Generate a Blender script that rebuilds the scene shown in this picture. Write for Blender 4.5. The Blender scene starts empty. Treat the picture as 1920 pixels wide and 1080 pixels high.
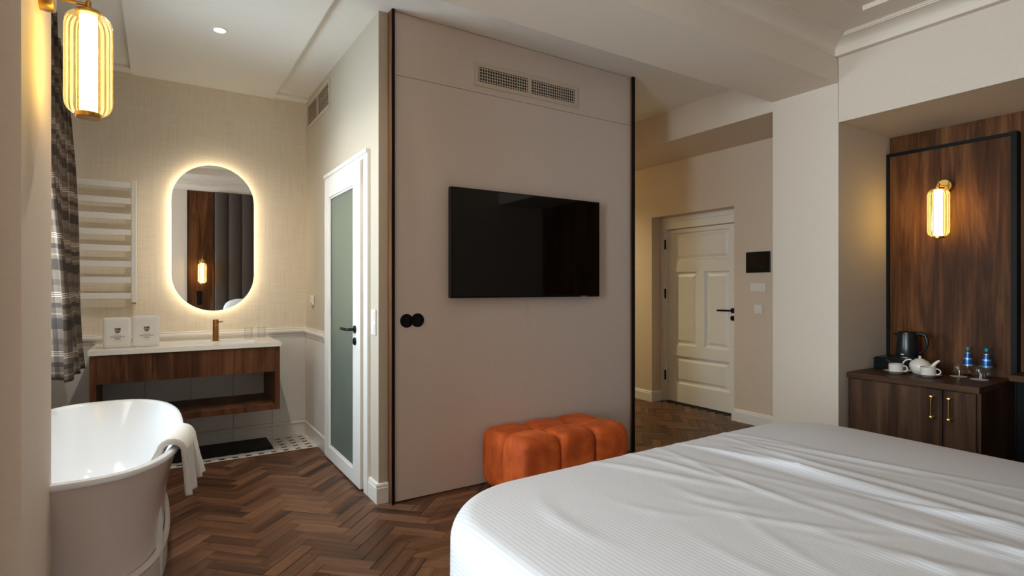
import bpy, bmesh, math, random
from mathutils import Vector, Matrix
PI = math.pi
sc = bpy.context.scene
COL = sc.collection
rng = random.Random(7)

# ------------------------------------------------------------------ camera, sky, exposure
CAM_H = 1.30
FOC = 1038.0
YAW = math.radians(32.65)
cd = bpy.data.cameras.new('camera'); cam = bpy.data.objects.new('camera', cd); COL.objects.link(cam)
cam.location = (0, 0, CAM_H); cam.rotation_euler = (PI / 2, 0, -YAW)
cd.sensor_width = 36.0; cd.lens = FOC / 1920 * 36.0; cd.clip_start = 0.02
sc.camera = cam

SKY = 16.0
world = bpy.data.worlds.new('sky'); sc.world = world; world.use_nodes = True
bg = world.node_tree.nodes['Background']; bg.inputs[0].default_value = (0.74, 0.875, 1.0, 1); bg.inputs[1].default_value = SKY

def portal(loc, rot, sx, sy):
    ld = bpy.data.lights.new('window_portal', 'AREA'); ld.shape = 'RECTANGLE'; ld.size = sx; ld.size_y = sy
    ld.cycles.is_portal = True
    o = bpy.data.objects.new('window_portal', ld); COL.objects.link(o); o.location = loc; o.rotation_euler = rot
portal((-3.14, 0.60, 1.55), (0, -PI / 2, 0), 2.5, 1.8)
portal((-0.89, 3.75, 1.70), (0, -PI / 2, 0), 1.4, 1.1)

vs = sc.view_settings
vs.view_transform = 'Standard'; vs.look = 'None'; vs.exposure = 0.55; vs.gamma = 1.0; vs.use_curve_mapping = False
cy = sc.cycles
cy.use_denoising = True
cy.max_bounces = 10; cy.diffuse_bounces = 6; cy.glossy_bounces = 4; cy.transmission_bounces = 6
cy.transparent_max_bounces = 16
cy.caustics_reflective = False; cy.caustics_refractive = False
cy.sample_clamp_indirect = 6.0; cy.blur_glossy = 0.5

# lamp strengths
TUBE_S = 15.0
LED_S = 6.5
SPOT_W = 34.0

# ------------------------------------------------------------------ materials
def srgb(r, g, b):
    f = lambda c: (c / 255) / 12.92 if c / 255 <= 0.04045 else ((c / 255 + 0.055) / 1.055) ** 2.4
    return (f(r), f(g), f(b), 1)

class NT:
    def __init__(s, name):
        s.m = bpy.data.materials.new(name); s.m.use_nodes = True; s.t = s.m.node_tree
        s.b = s.t.nodes['Principled BSDF']; s.out = s.t.nodes['Material Output']
    def n(s, typ, **kw):
        d = s.t.nodes.new(typ)
        for k, v in kw.items(): setattr(d, k, v)
        return d
    def set(s, sock, v):
        if hasattr(v, 'is_output'): s.t.links.new(v, sock)
        elif v is not None: sock.default_value = v
    def math(s, op, a, b=None, c=None):
        d = s.n('ShaderNodeMath', operation=op)
        for i, v in enumerate((a, b, c)): s.set(d.inputs[i], v)
        return d.outputs[0]
    def coord(s, which='Object', scale=(1, 1, 1), rot=(0, 0, 0), add=None):
        tc = s.n('ShaderNodeTexCoord'); v = tc.outputs[which]
        if add is not None:
            a = s.n('ShaderNodeVectorMath', operation='ADD'); s.set(a.inputs[0], v); s.set(a.inputs[1], add); v = a.outputs[0]
        mp = s.n('ShaderNodeMapping'); s.set(mp.inputs['Vector'], v)
        mp.inputs['Scale'].default_value = scale; mp.inputs['Rotation'].default_value = rot
        return mp.outputs[0]
    def noise(s, vec, scale=1, detail=4, rough=0.5, dist=0.0):
        d = s.n('ShaderNodeTexNoise'); s.set(d.inputs['Vector'], vec)
        d.inputs['Scale'].default_value = scale; d.inputs['Detail'].default_value = detail
        d.inputs['Roughness'].default_value = rough; d.inputs['Distortion'].default_value = dist
        return d.outputs['Fac']
    def ramp(s, fac, stops, interp='LINEAR'):
        d = s.n('ShaderNodeValToRGB'); s.set(d.inputs[0], fac); cr = d.color_ramp; cr.interpolation = interp
        while len(cr.elements) > 1: cr.elements.remove(cr.elements[-1])
        cr.elements[0].position = stops[0][0]; cr.elements[0].color = stops[0][1]
        for p, c in stops[1:]:
            e = cr.elements.new(p); e.color = c
        return d.outputs[0]
    def mix(s, fac, a, b, mode='MIX'):
        d = s.n('ShaderNodeMix', data_type='RGBA', blend_type=mode)
        s.set(d.inputs[0], fac); s.set(d.inputs[6], a); s.set(d.inputs[7], b)
        return d.outputs[2]
    def bump(s, h, strength=0.2, dist=0.01):
        d = s.n('ShaderNodeBump'); s.set(d.inputs['Height'], h); d.inputs['Strength'].default_value = strength; d.inputs['Distance'].default_value = dist
        s.t.links.new(d.outputs[0], s.b.inputs['Normal'])
    def fin(s, col=None, rough=None, metal=None, spec=None, **kw):
        s.set(s.b.inputs['Base Color'], col); s.set(s.b.inputs['Roughness'], rough); s.set(s.b.inputs['Metallic'], metal)
        s.set(s.b.inputs['Specular IOR Level'], spec)
        for k, v in kw.items(): s.set(s.b.inputs[k], v)
        return s.m

def plain(name, col, rough=0.5, metal=0.0, nz=0.03, nscale=30, bump=0.0, **kw):
    t = NT(name); v = t.coord('Object')
    f = t.noise(v, nscale, 3)
    d = tuple(max(0, c * (1 - nz)) for c in col[:3]) + (1,); l = tuple(min(1, c * (1 + nz)) for c in col[:3]) + (1,)
    c = t.ramp(f, [(0.3, d), (0.7, l)])
    if bump: t.bump(t.noise(v, nscale * 6, 2), bump, 0.002)
    return t.fin(c, rough, metal, **kw)

def wood(name, cols, axis=2, rough=0.45, boards=5.0, rnd=False, gs=1.0, spec=0.10, rv=0.2):
    t = NT(name); add = None
    if rnd:
        oi = t.n('ShaderNodeObjectInfo'); r = oi.outputs['Random']
        cb = t.n('ShaderNodeCombineXYZ')
        t.set(cb.inputs[0], t.math('MULTIPLY', r, 37.0)); t.set(cb.inputs[1], t.math('MULTIPLY', r, 91.0)); t.set(cb.inputs[2], t.math('MULTIPLY', r, 53.0)); add = cb.outputs[0]
    s1 = [9 * gs] * 3; s1[axis] = 0.8 * gs
    s2 = [60 * gs] * 3; s2[axis] = 2.2 * gs
    s3 = [boards] * 3; s3[axis] = 0.12
    v1 = t.coord('Object', s1, add=add); v2 = t.coord('Object', s2, add=add); v3 = t.coord('Object', s3, add=add)
    a = t.noise(v1, 1, 6, 0.6, 0.8); b = t.noise(v2, 1, 4, 0.6, 0.3); c = t.noise(v3, 1, 1, 0.3)
    h = t.math('ADD', t.math('MULTIPLY', a, 0.72), t.math('ADD', t.math('MULTIPLY', b, 0.22), t.math('MULTIPLY_ADD', c, 0.26, -0.10)))
    if rnd: h = t.math('ADD', h, t.math('MULTIPLY', t.math('SUBTRACT', r, 0.5), rv))
    col = t.ramp(h, [(0.30, cols[0]), (0.46, cols[1]), (0.58, cols[2]), (0.72, cols[3])])
    t.bump(b, 0.12, 0.002)
    return t.fin(col, rough, spec=spec)

MAT = {}
MAT['paint'] = plain('greige_paint', srgb(211, 195, 178), 0.75, nscale=60, nz=0.02)
MAT['bathpaint'] = plain('pale_bathroom_paint', srgb(188, 178, 162), 0.75, nscale=60, nz=0.02)
MAT['white'] = plain('ceiling_white', srgb(234, 230, 224), 0.8, nscale=20, nz=0.01)
MAT['panel'] = plain('taupe_panel_board', srgb(208, 192, 181), 0.6, nscale=90, nz=0.04, bump=0.05)
MAT['door'] = plain('white_lacquer', srgb(228, 226, 222), 0.35, nz=0.01)
MAT['tile'] = plain('white_wall_tile', srgb(214, 211, 207), 0.18, nz=0.015, nscale=6)
MAT['grout'] = plain('grey_grout', srgb(110, 106, 102), 0.9)
MAT['black'] = plain('matt_black', srgb(14, 14, 15), 0.5, spec=0.15)
MAT['blackmetal'] = plain('black_metal', srgb(22, 22, 23), 0.35, 0.6)
MAT['screen'] = plain('screen_glass', srgb(3, 3, 4), 0.04, nz=0.0)
MAT['brass'] = plain('brushed_brass', srgb(196, 150, 78), 0.28, 1.0, nscale=80)
MAT['bronze'] = plain('brushed_bronze', srgb(160, 108, 60), 0.3, 1.0, nscale=80)
MAT['acrylic'] = plain('white_acrylic', srgb(232, 233, 235), 0.12, nz=0.0)
MAT['tubout'] = plain('greige_tub_enamel', srgb(226, 215, 208), 0.2, nz=0.01)
MAT['stone'] = plain('white_composite_top', srgb(226, 222, 214), 0.25, nz=0.02)
MAT['china'] = plain('cream_china', srgb(222, 212, 200), 0.2, nz=0.01)
MAT['chrome'] = plain('chrome', srgb(190, 190, 190), 0.2, 1.0, nz=0.0)
MAT['towel'] = plain('white_terry', srgb(226, 222, 217), 0.95, nscale=220, nz=0.06, bump=0.5)
MAT['switch'] = plain('white_switch_plastic', srgb(226, 222, 216), 0.35, nz=0.0)
MAT['vent'] = plain('vent_lacquer', srgb(200, 184, 166), 0.45, nz=0.0)
MAT['dark'] = plain('dark_joint_and_shade', srgb(20, 17, 15), 0.9)
MAT['kettle'] = plain('black_kettle_plastic', srgb(20, 20, 22), 0.3, nz=0.0)
MAT['teal'] = plain('teal_cap', srgb(20, 110, 130), 0.4)
MAT['silver'] = plain('silver_foil', srgb(200, 205, 212), 0.3, 0.7)
MAT['paper'] = plain('paper', srgb(220, 212, 202), 0.9)
MAT['ink'] = plain('brown_ink', srgb(60, 48, 40), 0.9)
MAT['inkgold'] = plain('bronze_ink', srgb(130, 104, 80), 0.8)
MAT['crestdark'] = plain('dark_bronze_ink', srgb(92, 68, 52), 0.8)
MAT['gradientdark'] = plain('dark_gradient_green', srgb(52, 68, 62), 0.3)  # dark colour put behind the door glass to imitate its light gradient
MAT['ceilwarm'] = plain('warm_ceiling_paint', srgb(224, 209, 193), 0.8, nscale=20, nz=0.01)
MAT['pillow'] = plain('white_cotton', srgb(228, 228, 230), 0.9, nscale=90)
MAT['headboard'] = plain('taupe_velvet', srgb(70, 56, 47), 0.9, nscale=70, nz=0.08, **{'Sheen Weight': 0.3})
MAT['base'] = plain('subfloor', srgb(24, 17, 13), 0.9)
W4 = (srgb(44, 24, 12), srgb(82, 49, 27), srgb(114, 72, 41), srgb(140, 95, 58))
MAT['wood'] = wood('dark_oak_veneer', W4, 2, 0.45)
MAT['woodh'] = wood('dark_oak_veneer_flat', (srgb(46, 29, 19), srgb(68, 45, 30), srgb(86, 58, 39), srgb(104, 73, 50)), 1, 0.4)
MAT['woodcab'] = wood('smoked_oak_cabinet', (srgb(40, 26, 17), srgb(64, 43, 30), srgb(84, 59, 42), srgb(104, 75, 54)), 2, 0.45)
MAT['woodvan'] = wood('walnut_vanity', (srgb(44, 26, 17), srgb(74, 46, 31), srgb(104, 68, 46), srgb(128, 86, 58)), 2, 0.4)
MAT['woodpost'] = wood('walnut_edge', (srgb(70, 44, 28), srgb(98, 64, 40), srgb(122, 84, 56), srgb(140, 100, 70)), 2, 0.5)
PC = (srgb(48, 31, 22), srgb(86, 57, 39), srgb(113, 78, 55), srgb(136, 98, 71))
MAT['plank'] = wood('herringbone_oak', PC, 0, 0.42, 4.0, True, 1.0, 0.3, 0.17)
MAT['plankstuff'] = wood('herringbone_oak_far', PC, 0, 0.42, 4.0)

def wallpaper():
    t = NT('linen_wallpaper')
    a = t.noise(t.coord('Object', (90, 90, 2.5)), 1, 3, 0.7); b = t.noise(t.coord('Object', (5, 5, 130)), 1, 3, 0.7)
    f = t.math('ADD', t.math('MULTIPLY', a, 0.5), t.math('MULTIPLY', b, 0.5))
    c = t.ramp(f, [(0.25, srgb(204, 191, 172)), (0.5, srgb(224, 212, 194)), (0.75, srgb(234, 224, 208))])
    t.bump(f, 0.08, 0.002); return t.fin(c, 0.8)
MAT['wallpaper'] = wallpaper()

def emit(name, col, s):
    t = NT(name); t.fin((0, 0, 0, 1), 1.0); t.set(t.b.inputs['Emission Color'], col); t.b.inputs['Emission Strength'].default_value = s
    return t.m
AMBER = (1.0, 0.70, 0.20, 1)
MAT['tube'] = emit('opal_lamp_tube', AMBER, TUBE_S)
MAT['led'] = emit('mirror_led', (1.0, 0.84, 0.56, 1), LED_S)
MAT['spot'] = emit('downlight_lens', (1.0, 0.86, 0.66, 1), 30.0)

def thin_glass(name, tint, gl=0.12, trans=0.0, refl=0.55):
    t = NT(name); N = t.t
    tr = t.n('ShaderNodeBsdfTransparent'); tr.inputs[0].default_value = tint
    g = t.n('ShaderNodeBsdfGlossy'); g.inputs['Roughness'].default_value = 0.05
    lw = t.n('ShaderNodeLayerWeight'); lw.inputs[0].default_value = 0.35
    f = t.math('ADD', t.math('MULTIPLY', lw.outputs['Facing'], refl), gl * 0.4)
    mx = t.n('ShaderNodeMixShader'); N.links.new(f, mx.inputs[0]); N.links.new(tr.outputs[0], mx.inputs[1]); N.links.new(g.outputs[0], mx.inputs[2])
    sh = mx.outputs[0]
    if trans:
        tl = t.n('ShaderNodeBsdfTranslucent'); tl.inputs[0].default_value = (1, 0.9, 0.7, 1)
        m2 = t.n('ShaderNodeMixShader'); m2.inputs[0].default_value = trans
        N.links.new(sh, m2.inputs[1]); N.links.new(tl.outputs[0], m2.inputs[2]); sh = m2.outputs[0]
    N.links.new(sh, t.out.inputs[0]); return t.m
MAT['pane'] = thin_glass('window_glass', (0.95, 0.97, 0.96, 1), 0.02)
MAT['glass'] = thin_glass('clear_glass', (0.985, 0.985, 0.98, 1), 0.06, 0.0, 0.32)
MAT['shade'] = thin_glass('amber_ribbed_glass', (1.0, 0.93, 0.76, 1), 0.25, 0.03)

def frosted():
    t = NT('reeded_green_glass')
    b = t.noise(t.coord('Object', (40, 160, 6)), 1, 3, 0.6); t.bump(b, 0.35, 0.01)
    return t.fin(srgb(168, 196, 186), 0.42, 0, Transmission_Weight=None) if False else t.fin(srgb(176, 200, 190), 0.38, 0, **{'Transmission Weight': 0.85, 'IOR': 1.3})
MAT['frost'] = frosted()

def mirrormat():
    t = NT('mirror_silver'); return t.fin((0.86, 0.86, 0.85, 1), 0.01, 1.0)
MAT['mirror'] = mirrormat()

def velvet():
    t = NT('orange_velvet'); v = t.coord('Object')
    f = t.noise(v, 7, 5, 0.6, 0.6); g = t.noise(v, 160, 2)
    c = t.ramp(f, [(0.35, srgb(168, 66, 12)), (0.52, srgb(196, 84, 18)), (0.68, srgb(218, 104, 34))])
    t.bump(g, 0.15, 0.002)
    return t.fin(c, 0.75, **{'Sheen Weight': 0.25, 'Sheen Roughness': 0.35, 'Sheen Tint': srgb(255, 150, 80)})
MAT['velvet'] = velvet()

def satin():
    t = NT('striped_satin_sheet')
    sx = t.n('ShaderNodeSeparateXYZ'); t.set(sx.inputs[0], t.coord('UV'))
    w = t.math('SINE', t.math('MULTIPLY', sx.outputs[0], 2 * PI / 0.0145))
    f = t.math('MULTIPLY_ADD', w, 0.5, 0.5)
    f2 = t.math('SMOOTH_MIN', t.math('MULTIPLY', f, 1.6), 1.0, 0.2)
    c = t.mix(f2, srgb(209, 209, 214), srgb(220, 220, 225))
    t.bump(t.math('MULTIPLY_ADD', t.noise(t.coord('UV'), 600, 2), 0.3, f2), 0.09, 0.002)
    return t.fin(c, t.math('MULTIPLY_ADD', f2, -0.12, 0.62), spec=0.35)
MAT['satin'] = satin()

def plaid():
    t = NT('plaid_curtain_cloth')
    s = t.n('ShaderNodeSeparateXYZ'); t.set(s.inputs[0], t.coord('UV'))
    def band(x, p, off):
        fr = t.math('FRACT', t.math('ADD', t.math('DIVIDE', x, p), off))
        g = lambda v: (v, v, v, 1)
        return t.ramp(fr, [(0.0, g(0.42)), (0.16, g(0.12)), (0.34, g(0.42)), (0.40, g(0.62)), (0.43, g(0.42)), (0.52, g(0.18)), (0.60, g(0.5)), (0.70, g(0.95)), (0.715, g(0.5)), (0.735, g(0.95)), (0.75, g(0.5)), (0.77, g(0.95)), (0.785, g(0.42)), (0.9, g(0.3))], 'CONSTANT')
    u = band(s.outputs[0], 0.30, 0.1); v = band(s.outputs[1], 0.34, 0.3)
    m = t.mix(0.55, u, v)
    n = t.noise(t.coord('UV'), 500, 2)
    m2 = t.math('MULTIPLY_ADD', t.math('SUBTRACT', n, 0.5), 0.12, m)
    c = t.ramp(m2, [(0.12, srgb(32, 24, 20)), (0.32, srgb(66, 54, 46)), (0.5, srgb(112, 97, 84)), (0.8, srgb(184, 170, 154))])
    return t.fin(c, 0.95)
MAT['plaid'] = plaid()

def cement_tile():
    t = NT('star_print_floor_tile')
    s = t.n('ShaderNodeSeparateXYZ'); t.set(s.inputs[0], t.coord('Object'))
    P = 0.0915
    def cell(x): return t.math('SUBTRACT', t.math('FRACT', t.math('DIVIDE', x, P)), 0.5)
    u = cell(s.outputs[0]); v = cell(s.outputs[1])
    p = t.math('ABSOLUTE', t.math('ADD', u, v)); q = t.math('ABSOLUTE', t.math('SUBTRACT', u, v))
    st = t.math('ADD', t.math('POWER', p, 0.42), t.math('POWER', q, 0.42))
    star = t.math('LESS_THAN', st, 0.97)
    # small square marks on the joints between the stars
    u2 = t.math('ABSOLUTE', t.math('SUBTRACT', t.math('ABSOLUTE', u), 0.5)); v2 = t.math('ABSOLUTE', v)
    dot = t.math('LESS_THAN', t.math('ADD', u2, v2), 0.045)
    f = t.math('MAXIMUM', star, dot)
    n = t.noise(t.coord('Object'), 12, 3)
    base = t.ramp(n, [(0.3, srgb(205, 200, 192)), (0.7, srgb(222, 218, 210))])
    return t.fin(t.mix(f, base, srgb(44, 42, 42)), 0.5)
MAT['ftile'] = cement_tile()

def label_blue():
    t = NT('blue_bottle_label')
    z = t.n('ShaderNodeSeparateXYZ'); t.set(z.inputs[0], t.coord('Object'))
    f = t.math('FRACT', t.math('MULTIPLY', z.outputs[2], 24))
    c = t.ramp(f, [(0, srgb(36, 86, 150)), (0.6, srgb(70, 130, 185)), (0.82, srgb(170, 200, 225)), (0.9, srgb(36, 80, 140))], 'CONSTANT')
    return t.fin(c, 0.3, 0.4)
MAT['label'] = label_blue()

# ------------------------------------------------------------------ mesh helpers
WO = {}
def wpos(o): return WO.get(o.name, Vector((0, 0, 0)))

class B:
    def __init__(s): s.v = []; s.f = []; s.uv = None
    def add(s, vs, fs):
        k = len(s.v); s.v += [tuple(p) for p in vs]; s.f += [tuple(i + k for i in f) for f in fs]; return s
    def box(s, x0, y0, z0, x1, y1, z1):
        x0, x1 = min(x0, x1), max(x0, x1); y0, y1 = min(y0, y1), max(y0, y1); z0, z1 = min(z0, z1), max(z0, z1)
        return s.add([(x0, y0, z0), (x1, y0, z0), (x1, y1, z0), (x0, y1, z0), (x0, y0, z1), (x1, y0, z1), (x1, y1, z1), (x0, y1, z1)],
                     [(3, 2, 1, 0), (4, 5, 6, 7), (0, 1, 5, 4), (1, 2, 6, 5), (2, 3, 7, 6), (3, 0, 4, 7)])
    def lathe(s, prof, c=(0, 0, 0), n=32, axis='z', cap=True, flute=None):
        vs, fs = [], []
        for r, z in prof:
            for i in range(n):
                a = 2 * PI * i / n; rr = r * (flute(a) if flute else 1)
                p = (rr * math.cos(a), rr * math.sin(a), z)
                if axis == 'x': p = (p[2], p[0], p[1])
                if axis == 'y': p = (p[1], p[2], p[0])
                vs.append((p[0] + c[0], p[1] + c[1], p[2] + c[2]))
        for j in range(len(prof) - 1):
            for i in range(n):
                k = (i + 1) % n; fs.append((j * n + i, j * n + k, (j + 1) * n + k, (j + 1) * n + i))
        if cap:
            if prof[0][0] > 1e-5: fs.append(tuple(reversed(range(n))))
            if prof[-1][0] > 1e-5: fs.append(tuple(range((len(prof) - 1) * n, len(prof) * n)))
        return s.add(vs, fs)
    def tube(s, pts, r, n=10, flat=None):
        pts = [Vector(p) for p in pts]; vs, fs = [], []
        rs = r if isinstance(r, (list, tuple)) else [r] * len(pts)
        up = Vector((0, 0, 1))
        prev = None
        for i, p in enumerate(pts):
            t = (pts[min(i + 1, len(pts) - 1)] - pts[max(i - 1, 0)]).normalized()
            if prev is None:
                a = t.cross(up if abs(t.z) < 0.9 else Vector((1, 0, 0))).normalized()
            else:
                a = (prev - t * prev.dot(t)).normalized()
            prev = a; b = t.cross(a)
            for k in range(n):
                g = 2 * PI * k / n
                vs.append(p + a * math.cos(g) * rs[i] + b * math.sin(g) * rs[i] * (flat or 1))
        m = len(pts)
        for i in range(m - 1):
            for k in range(n):
                q = (k + 1) % n; fs.append((i * n + k, i * n + q, (i + 1) * n + q, (i + 1) * n + k))
        fs.append(tuple(reversed(range(n)))); fs.append(tuple(range((m - 1) * n, m * n)))
        return s.add(vs, fs)
    def prism(s, poly, axis, a, b):
        n = len(poly); vs = []
        for t in (a, b):
            for p, q in poly:
                vs.append({'x': (t, p, q), 'y': (p, t, q), 'z': (p, q, t)}[axis])
        fs = [tuple(reversed(range(n))), tuple(range(n, 2 * n))]
        for i in range(n):
            k = (i + 1) % n; fs.append((i, k, n + k, n + i))
        return s.add(vs, fs)
    def rings(s, rings, cap0=True, cap1=True):
        n = len(rings[0]); vs = [p for r in rings for p in r]; fs = []
        for j in range(len(rings) - 1):
            for i in range(n):
                k = (i + 1) % n; fs.append((j * n + i, j * n + k, (j + 1) * n + k, (j + 1) * n + i))
        if cap0: fs.append(tuple(reversed(range(n))))
        if cap1: fs.append(tuple(range((len(rings) - 1) * n, len(rings) * n)))
        return s.add(vs, fs)
    def grid(s, nu, nv, fn, uvf=None):
        k = len(s.v); vs = [fn(i / nu, j / nv) for j in range(nv + 1) for i in range(nu + 1)]
        fs = [(j * (nu + 1) + i, j * (nu + 1) + i + 1, (j + 1) * (nu + 1) + i + 1, (j + 1) * (nu + 1) + i) for j in range(nv) for i in range(nu)]
        s.add(vs, fs)
        if uvf: s.uv = {k + j * (nu + 1) + i: uvf(i / nu, j / nv) for j in range(nv + 1) for i in range(nu + 1)}
        return s
    def mesh(s, name, mat, off=Vector((0, 0, 0)), smooth=False):
        me = bpy.data.meshes.new(name)
        me.from_pydata([(p[0] - off.x, p[1] - off.y, p[2] - off.z) for p in s.v], [], s.f)
        bm = bmesh.new(); bm.from_mesh(me); bmesh.ops.recalc_face_normals(bm, faces=bm.faces); bm.to_mesh(me); bm.free()
        if s.uv:
            ul = me.uv_layers.new(name='UVMap')
            for l in me.loops: ul.data[l.index].uv = s.uv.get(l.vertex_index, (0, 0))
        me.materials.append(MAT[mat])
        if smooth:
            for p in me.polygons: p.use_smooth = True
            me.set_sharp_from_angle(angle=math.radians(42))
        return me
    def build(s, name, mat, parent=None, smooth=False, bevel=0.0, seg=2, solid=0.0, sub=0, loc=None, world=True):
        """links the collected shapes as ONE mesh object; coordinates are world ones when world, else local to the thing"""
        off = Vector((0, 0, 0))
        if parent is not None: off = wpos(parent) if world else Vector((0, 0, 0))
        elif loc is not None: off = Vector(loc) if world else Vector((0, 0, 0))
        me = s.mesh(name, mat, off, smooth)
        o = bpy.data.objects.new(name, me); COL.objects.link(o)
        if parent is not None: o.parent = parent; WO[o.name] = wpos(parent)
        elif loc is not None: o.location = loc; WO[o.name] = Vector(loc)
        if solid:
            m = o.modifiers.new('thickness', 'SOLIDIFY'); m.thickness = solid; m.offset = 0
        if bevel:
            m = o.modifiers.new('bevel', 'BEVEL'); m.width = bevel; m.segments = seg; m.limit_method = 'ANGLE'; m.angle_limit = math.radians(40)
        if sub:
            m = o.modifiers.new('smooth', 'SUBSURF'); m.levels = sub; m.render_levels = sub
        return o

def tag(o, label, cat, group=None):
    o['label'] = label; o['category'] = cat
    if group: o['group'] = group
    return o
def thing(name, label, cat, loc=(0, 0, 0), rot=0, group=None):
    o = bpy.data.objects.new(name, None); COL.objects.link(o); o.location = loc; o.rotation_euler = (0, 0, rot)
    o.empty_display_size = 0.05
    WO[o.name] = Vector(loc)
    return tag(o, label, cat, group)
def struct(o, label, cat):
    o['kind'] = 'structure'; return tag(o, label, cat)
def sthing(name, label, cat, loc=(0, 0, 0)):
    return struct(thing(name, label, cat, loc), label, cat)
def dup(root, loc, rot=None, label=None, group=None):
    r = root.copy(); COL.objects.link(r); r.location = loc
    if rot is not None: r.rotation_euler = (0, 0, rot)
    if label: r['label'] = label
    if group: r['group'] = group
    for ch in list(root.children):
        c = ch.copy(); COL.objects.link(c); c.parent = r
        for g in list(ch.children):
            d = g.copy(); COL.objects.link(d); d.parent = c
    return r

# ------------------------------------------------------------------ the room: key planes (metres)
ZC = 2.975            # ceiling in front of and behind the television wall
ZB = 3.03             # bedroom ceiling
YV = 5.17             # wall behind the vanity
XD = 1.125            # wall with the glazed bathroom door
XR = 4.77             # wall with the entrance door
XN = 4.84             # back of the right niche
XP = 4.07             # face of the right pillar

# walls
w = B()
w.box(-3.12, -0.45, 0, -3.00, 2.06, 0.30).box(-3.12, -0.45, 2.80, -3.00, 2.06, 3.3).box(-3.12, -0.45, 0.30, -3.00, -0.30, 2.80).box(-3.12, 1.50, 0.30, -3.00, 2.06, 2.80)
struct(w.build('wall_left', 'paint'), 'greige bedroom wall with the tall window', 'wall')
struct(B().box(-3.12, 2.04, -0.01, -0.32, 2.56, 3.3).box(-0.80, 1.72, -0.01, -0.42, 2.04, 3.02).build('wall_pier', 'paint'), 'greige wall pier at the left edge carrying the lit sconce', 'wall')  # second box is an unseen wall return added to shade the pier front
w = B()
w.box(-0.87, 2.56, 0, -0.75, 5.29, 1.0).box(-0.87, 2.56, 2.4, -0.75, 5.29, 3.2).box(-0.87, 2.56, 1.0, -0.75, 3.2, 2.4).box(-0.87, 4.3, 1.0, -0.75, 5.29, 2.4)
struct(w.build('wall_bathroom_window', 'paint'), 'bathroom window wall behind the plaid curtain', 'wall')
wv = sthing('wall_vanity', 'linen wallpapered wall with white tile wainscot behind the vanity', 'wall', (0.2, YV, 0))
B().box(-0.75, YV, 0, XD, YV + 0.12, 3.2).build('wallpaper_face', 'wallpaper', wv)
B().box(-0.75, YV - 0.004, 0.0, XD, YV, 0.93).build('grout_bed', 'grout', wv)
wd = sthing('wall_bathroom_side', 'wallpapered wall holding the glazed bathroom door', 'wall', (XD, 4.3, 0))
B().box(XD, 3.25, 0, XD + 0.1, 3.44, 3.2).box(XD, 4.40, 0, XD + 0.1, YV + 0.12, 3.2).box(XD, 3.44, 2.14, XD + 0.1, 4.40, 3.2).build('plaster_face', 'bathpaint', wd)
B().box(XD - 0.004, 4.44, 0, XD, YV, 0.93).build('grout_bed', 'grout', wd)
# wall tiles, one by one
tx = -0.75; xs = [-0.75, -0.695, -0.385, -0.08, 0.225, 0.535, 0.838, XD]
for a, b in zip(xs[:-1], xs[1:]):
    B().box(a + 0.0012, YV - 0.012, 0.128, b - 0.0012, YV - 0.002, 0.862).build('tile', 'tile', wv, bevel=0.0015, seg=1)
    B().prism([(YV - 0.002, 0.0), (YV - 0.016, 0.0), (YV - 0.016, 0.098), (YV - 0.022, 0.104), (YV - 0.022, 0.116), (YV - 0.012, 0.126), (YV - 0.002, 0.126)], 'x', a + 0.0008, b - 0.0008).build('skirting_tile', 'tile', wv)
    if b - a > 0.1:
        B().box(a + 0.0012, YV - 0.012, 0.864, b - 0.0012, YV - 0.002, 0.876).build('liner_tile', 'tile', wv)
RAIL = [(0.0, 0.878), (0.016, 0.878), (0.018, 0.895), (0.028, 0.904), (0.034, 0.918), (0.030, 0.932), (0.022, 0.938), (0.022, 0.946), (0.0, 0.950)]
B().prism([(YV - d, z) for d, z in RAIL], 'x', -0.75, XD).build('chair_rail', 'tile', wv)
B().box(XD - 0.012, 4.445, 0.128, XD - 0.002, YV - 0.013, 0.862).build('tile', 'tile', wd, bevel=0.0015, seg=1)
B().box(XD - 0.012, 4.445, 0.864, XD - 0.002, YV - 0.013, 0.876).build('liner_tile', 'tile', wd)
B().prism([(XD - 0.002, 0.0), (XD - 0.016, 0.0), (XD - 0.016, 0.098), (XD - 0.022, 0.104), (XD - 0.022, 0.116), (XD - 0.012, 0.126), (XD - 0.002, 0.126)], 'y', 4.445, YV - 0.02).build('skirting_tile', 'tile', wd)
B().prism([(XD - d, z) for d, z in RAIL], 'y', 4.445, YV - 0.02).build('chair_rail', 'tile', wd)

# the block between bedroom, bathroom and hall
struct(B().box(XD + 0.1, 3.25, 0, 3.195, 3.33, 3.2).build('wall_block_front', 'paint'), 'narrow greige wall end beside the wood edged television wall', 'wall')
struct(B().box(3.10, 3.33, 0, 3.195, 6.2, 3.2).build('wall_hall_left', 'paint'), 'hall wall on the far side of the television block', 'wall')
struct(B().box(XD + 0.1, YV, 0, 3.10, YV + 0.12, 3.2).build('wall_shower_back', 'paint'), 'rear wall of the room behind the glazed door', 'wall')
struct(B().box(2.3, 3.33, 0, 2.36, YV, 1.0).build('wall_gradient_low', 'gradientdark'), 'dark green low wall added behind the glazed door to darken its lower glass', 'wall')  # added wall, its dark colour imitates the reflection gradient in the door glass
struct(B().box(2.36, 3.33, 0, 2.44, YV, 3.2).build('wall_shower_side', 'white'), 'pale upper wall behind the glazed door', 'wall')

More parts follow.
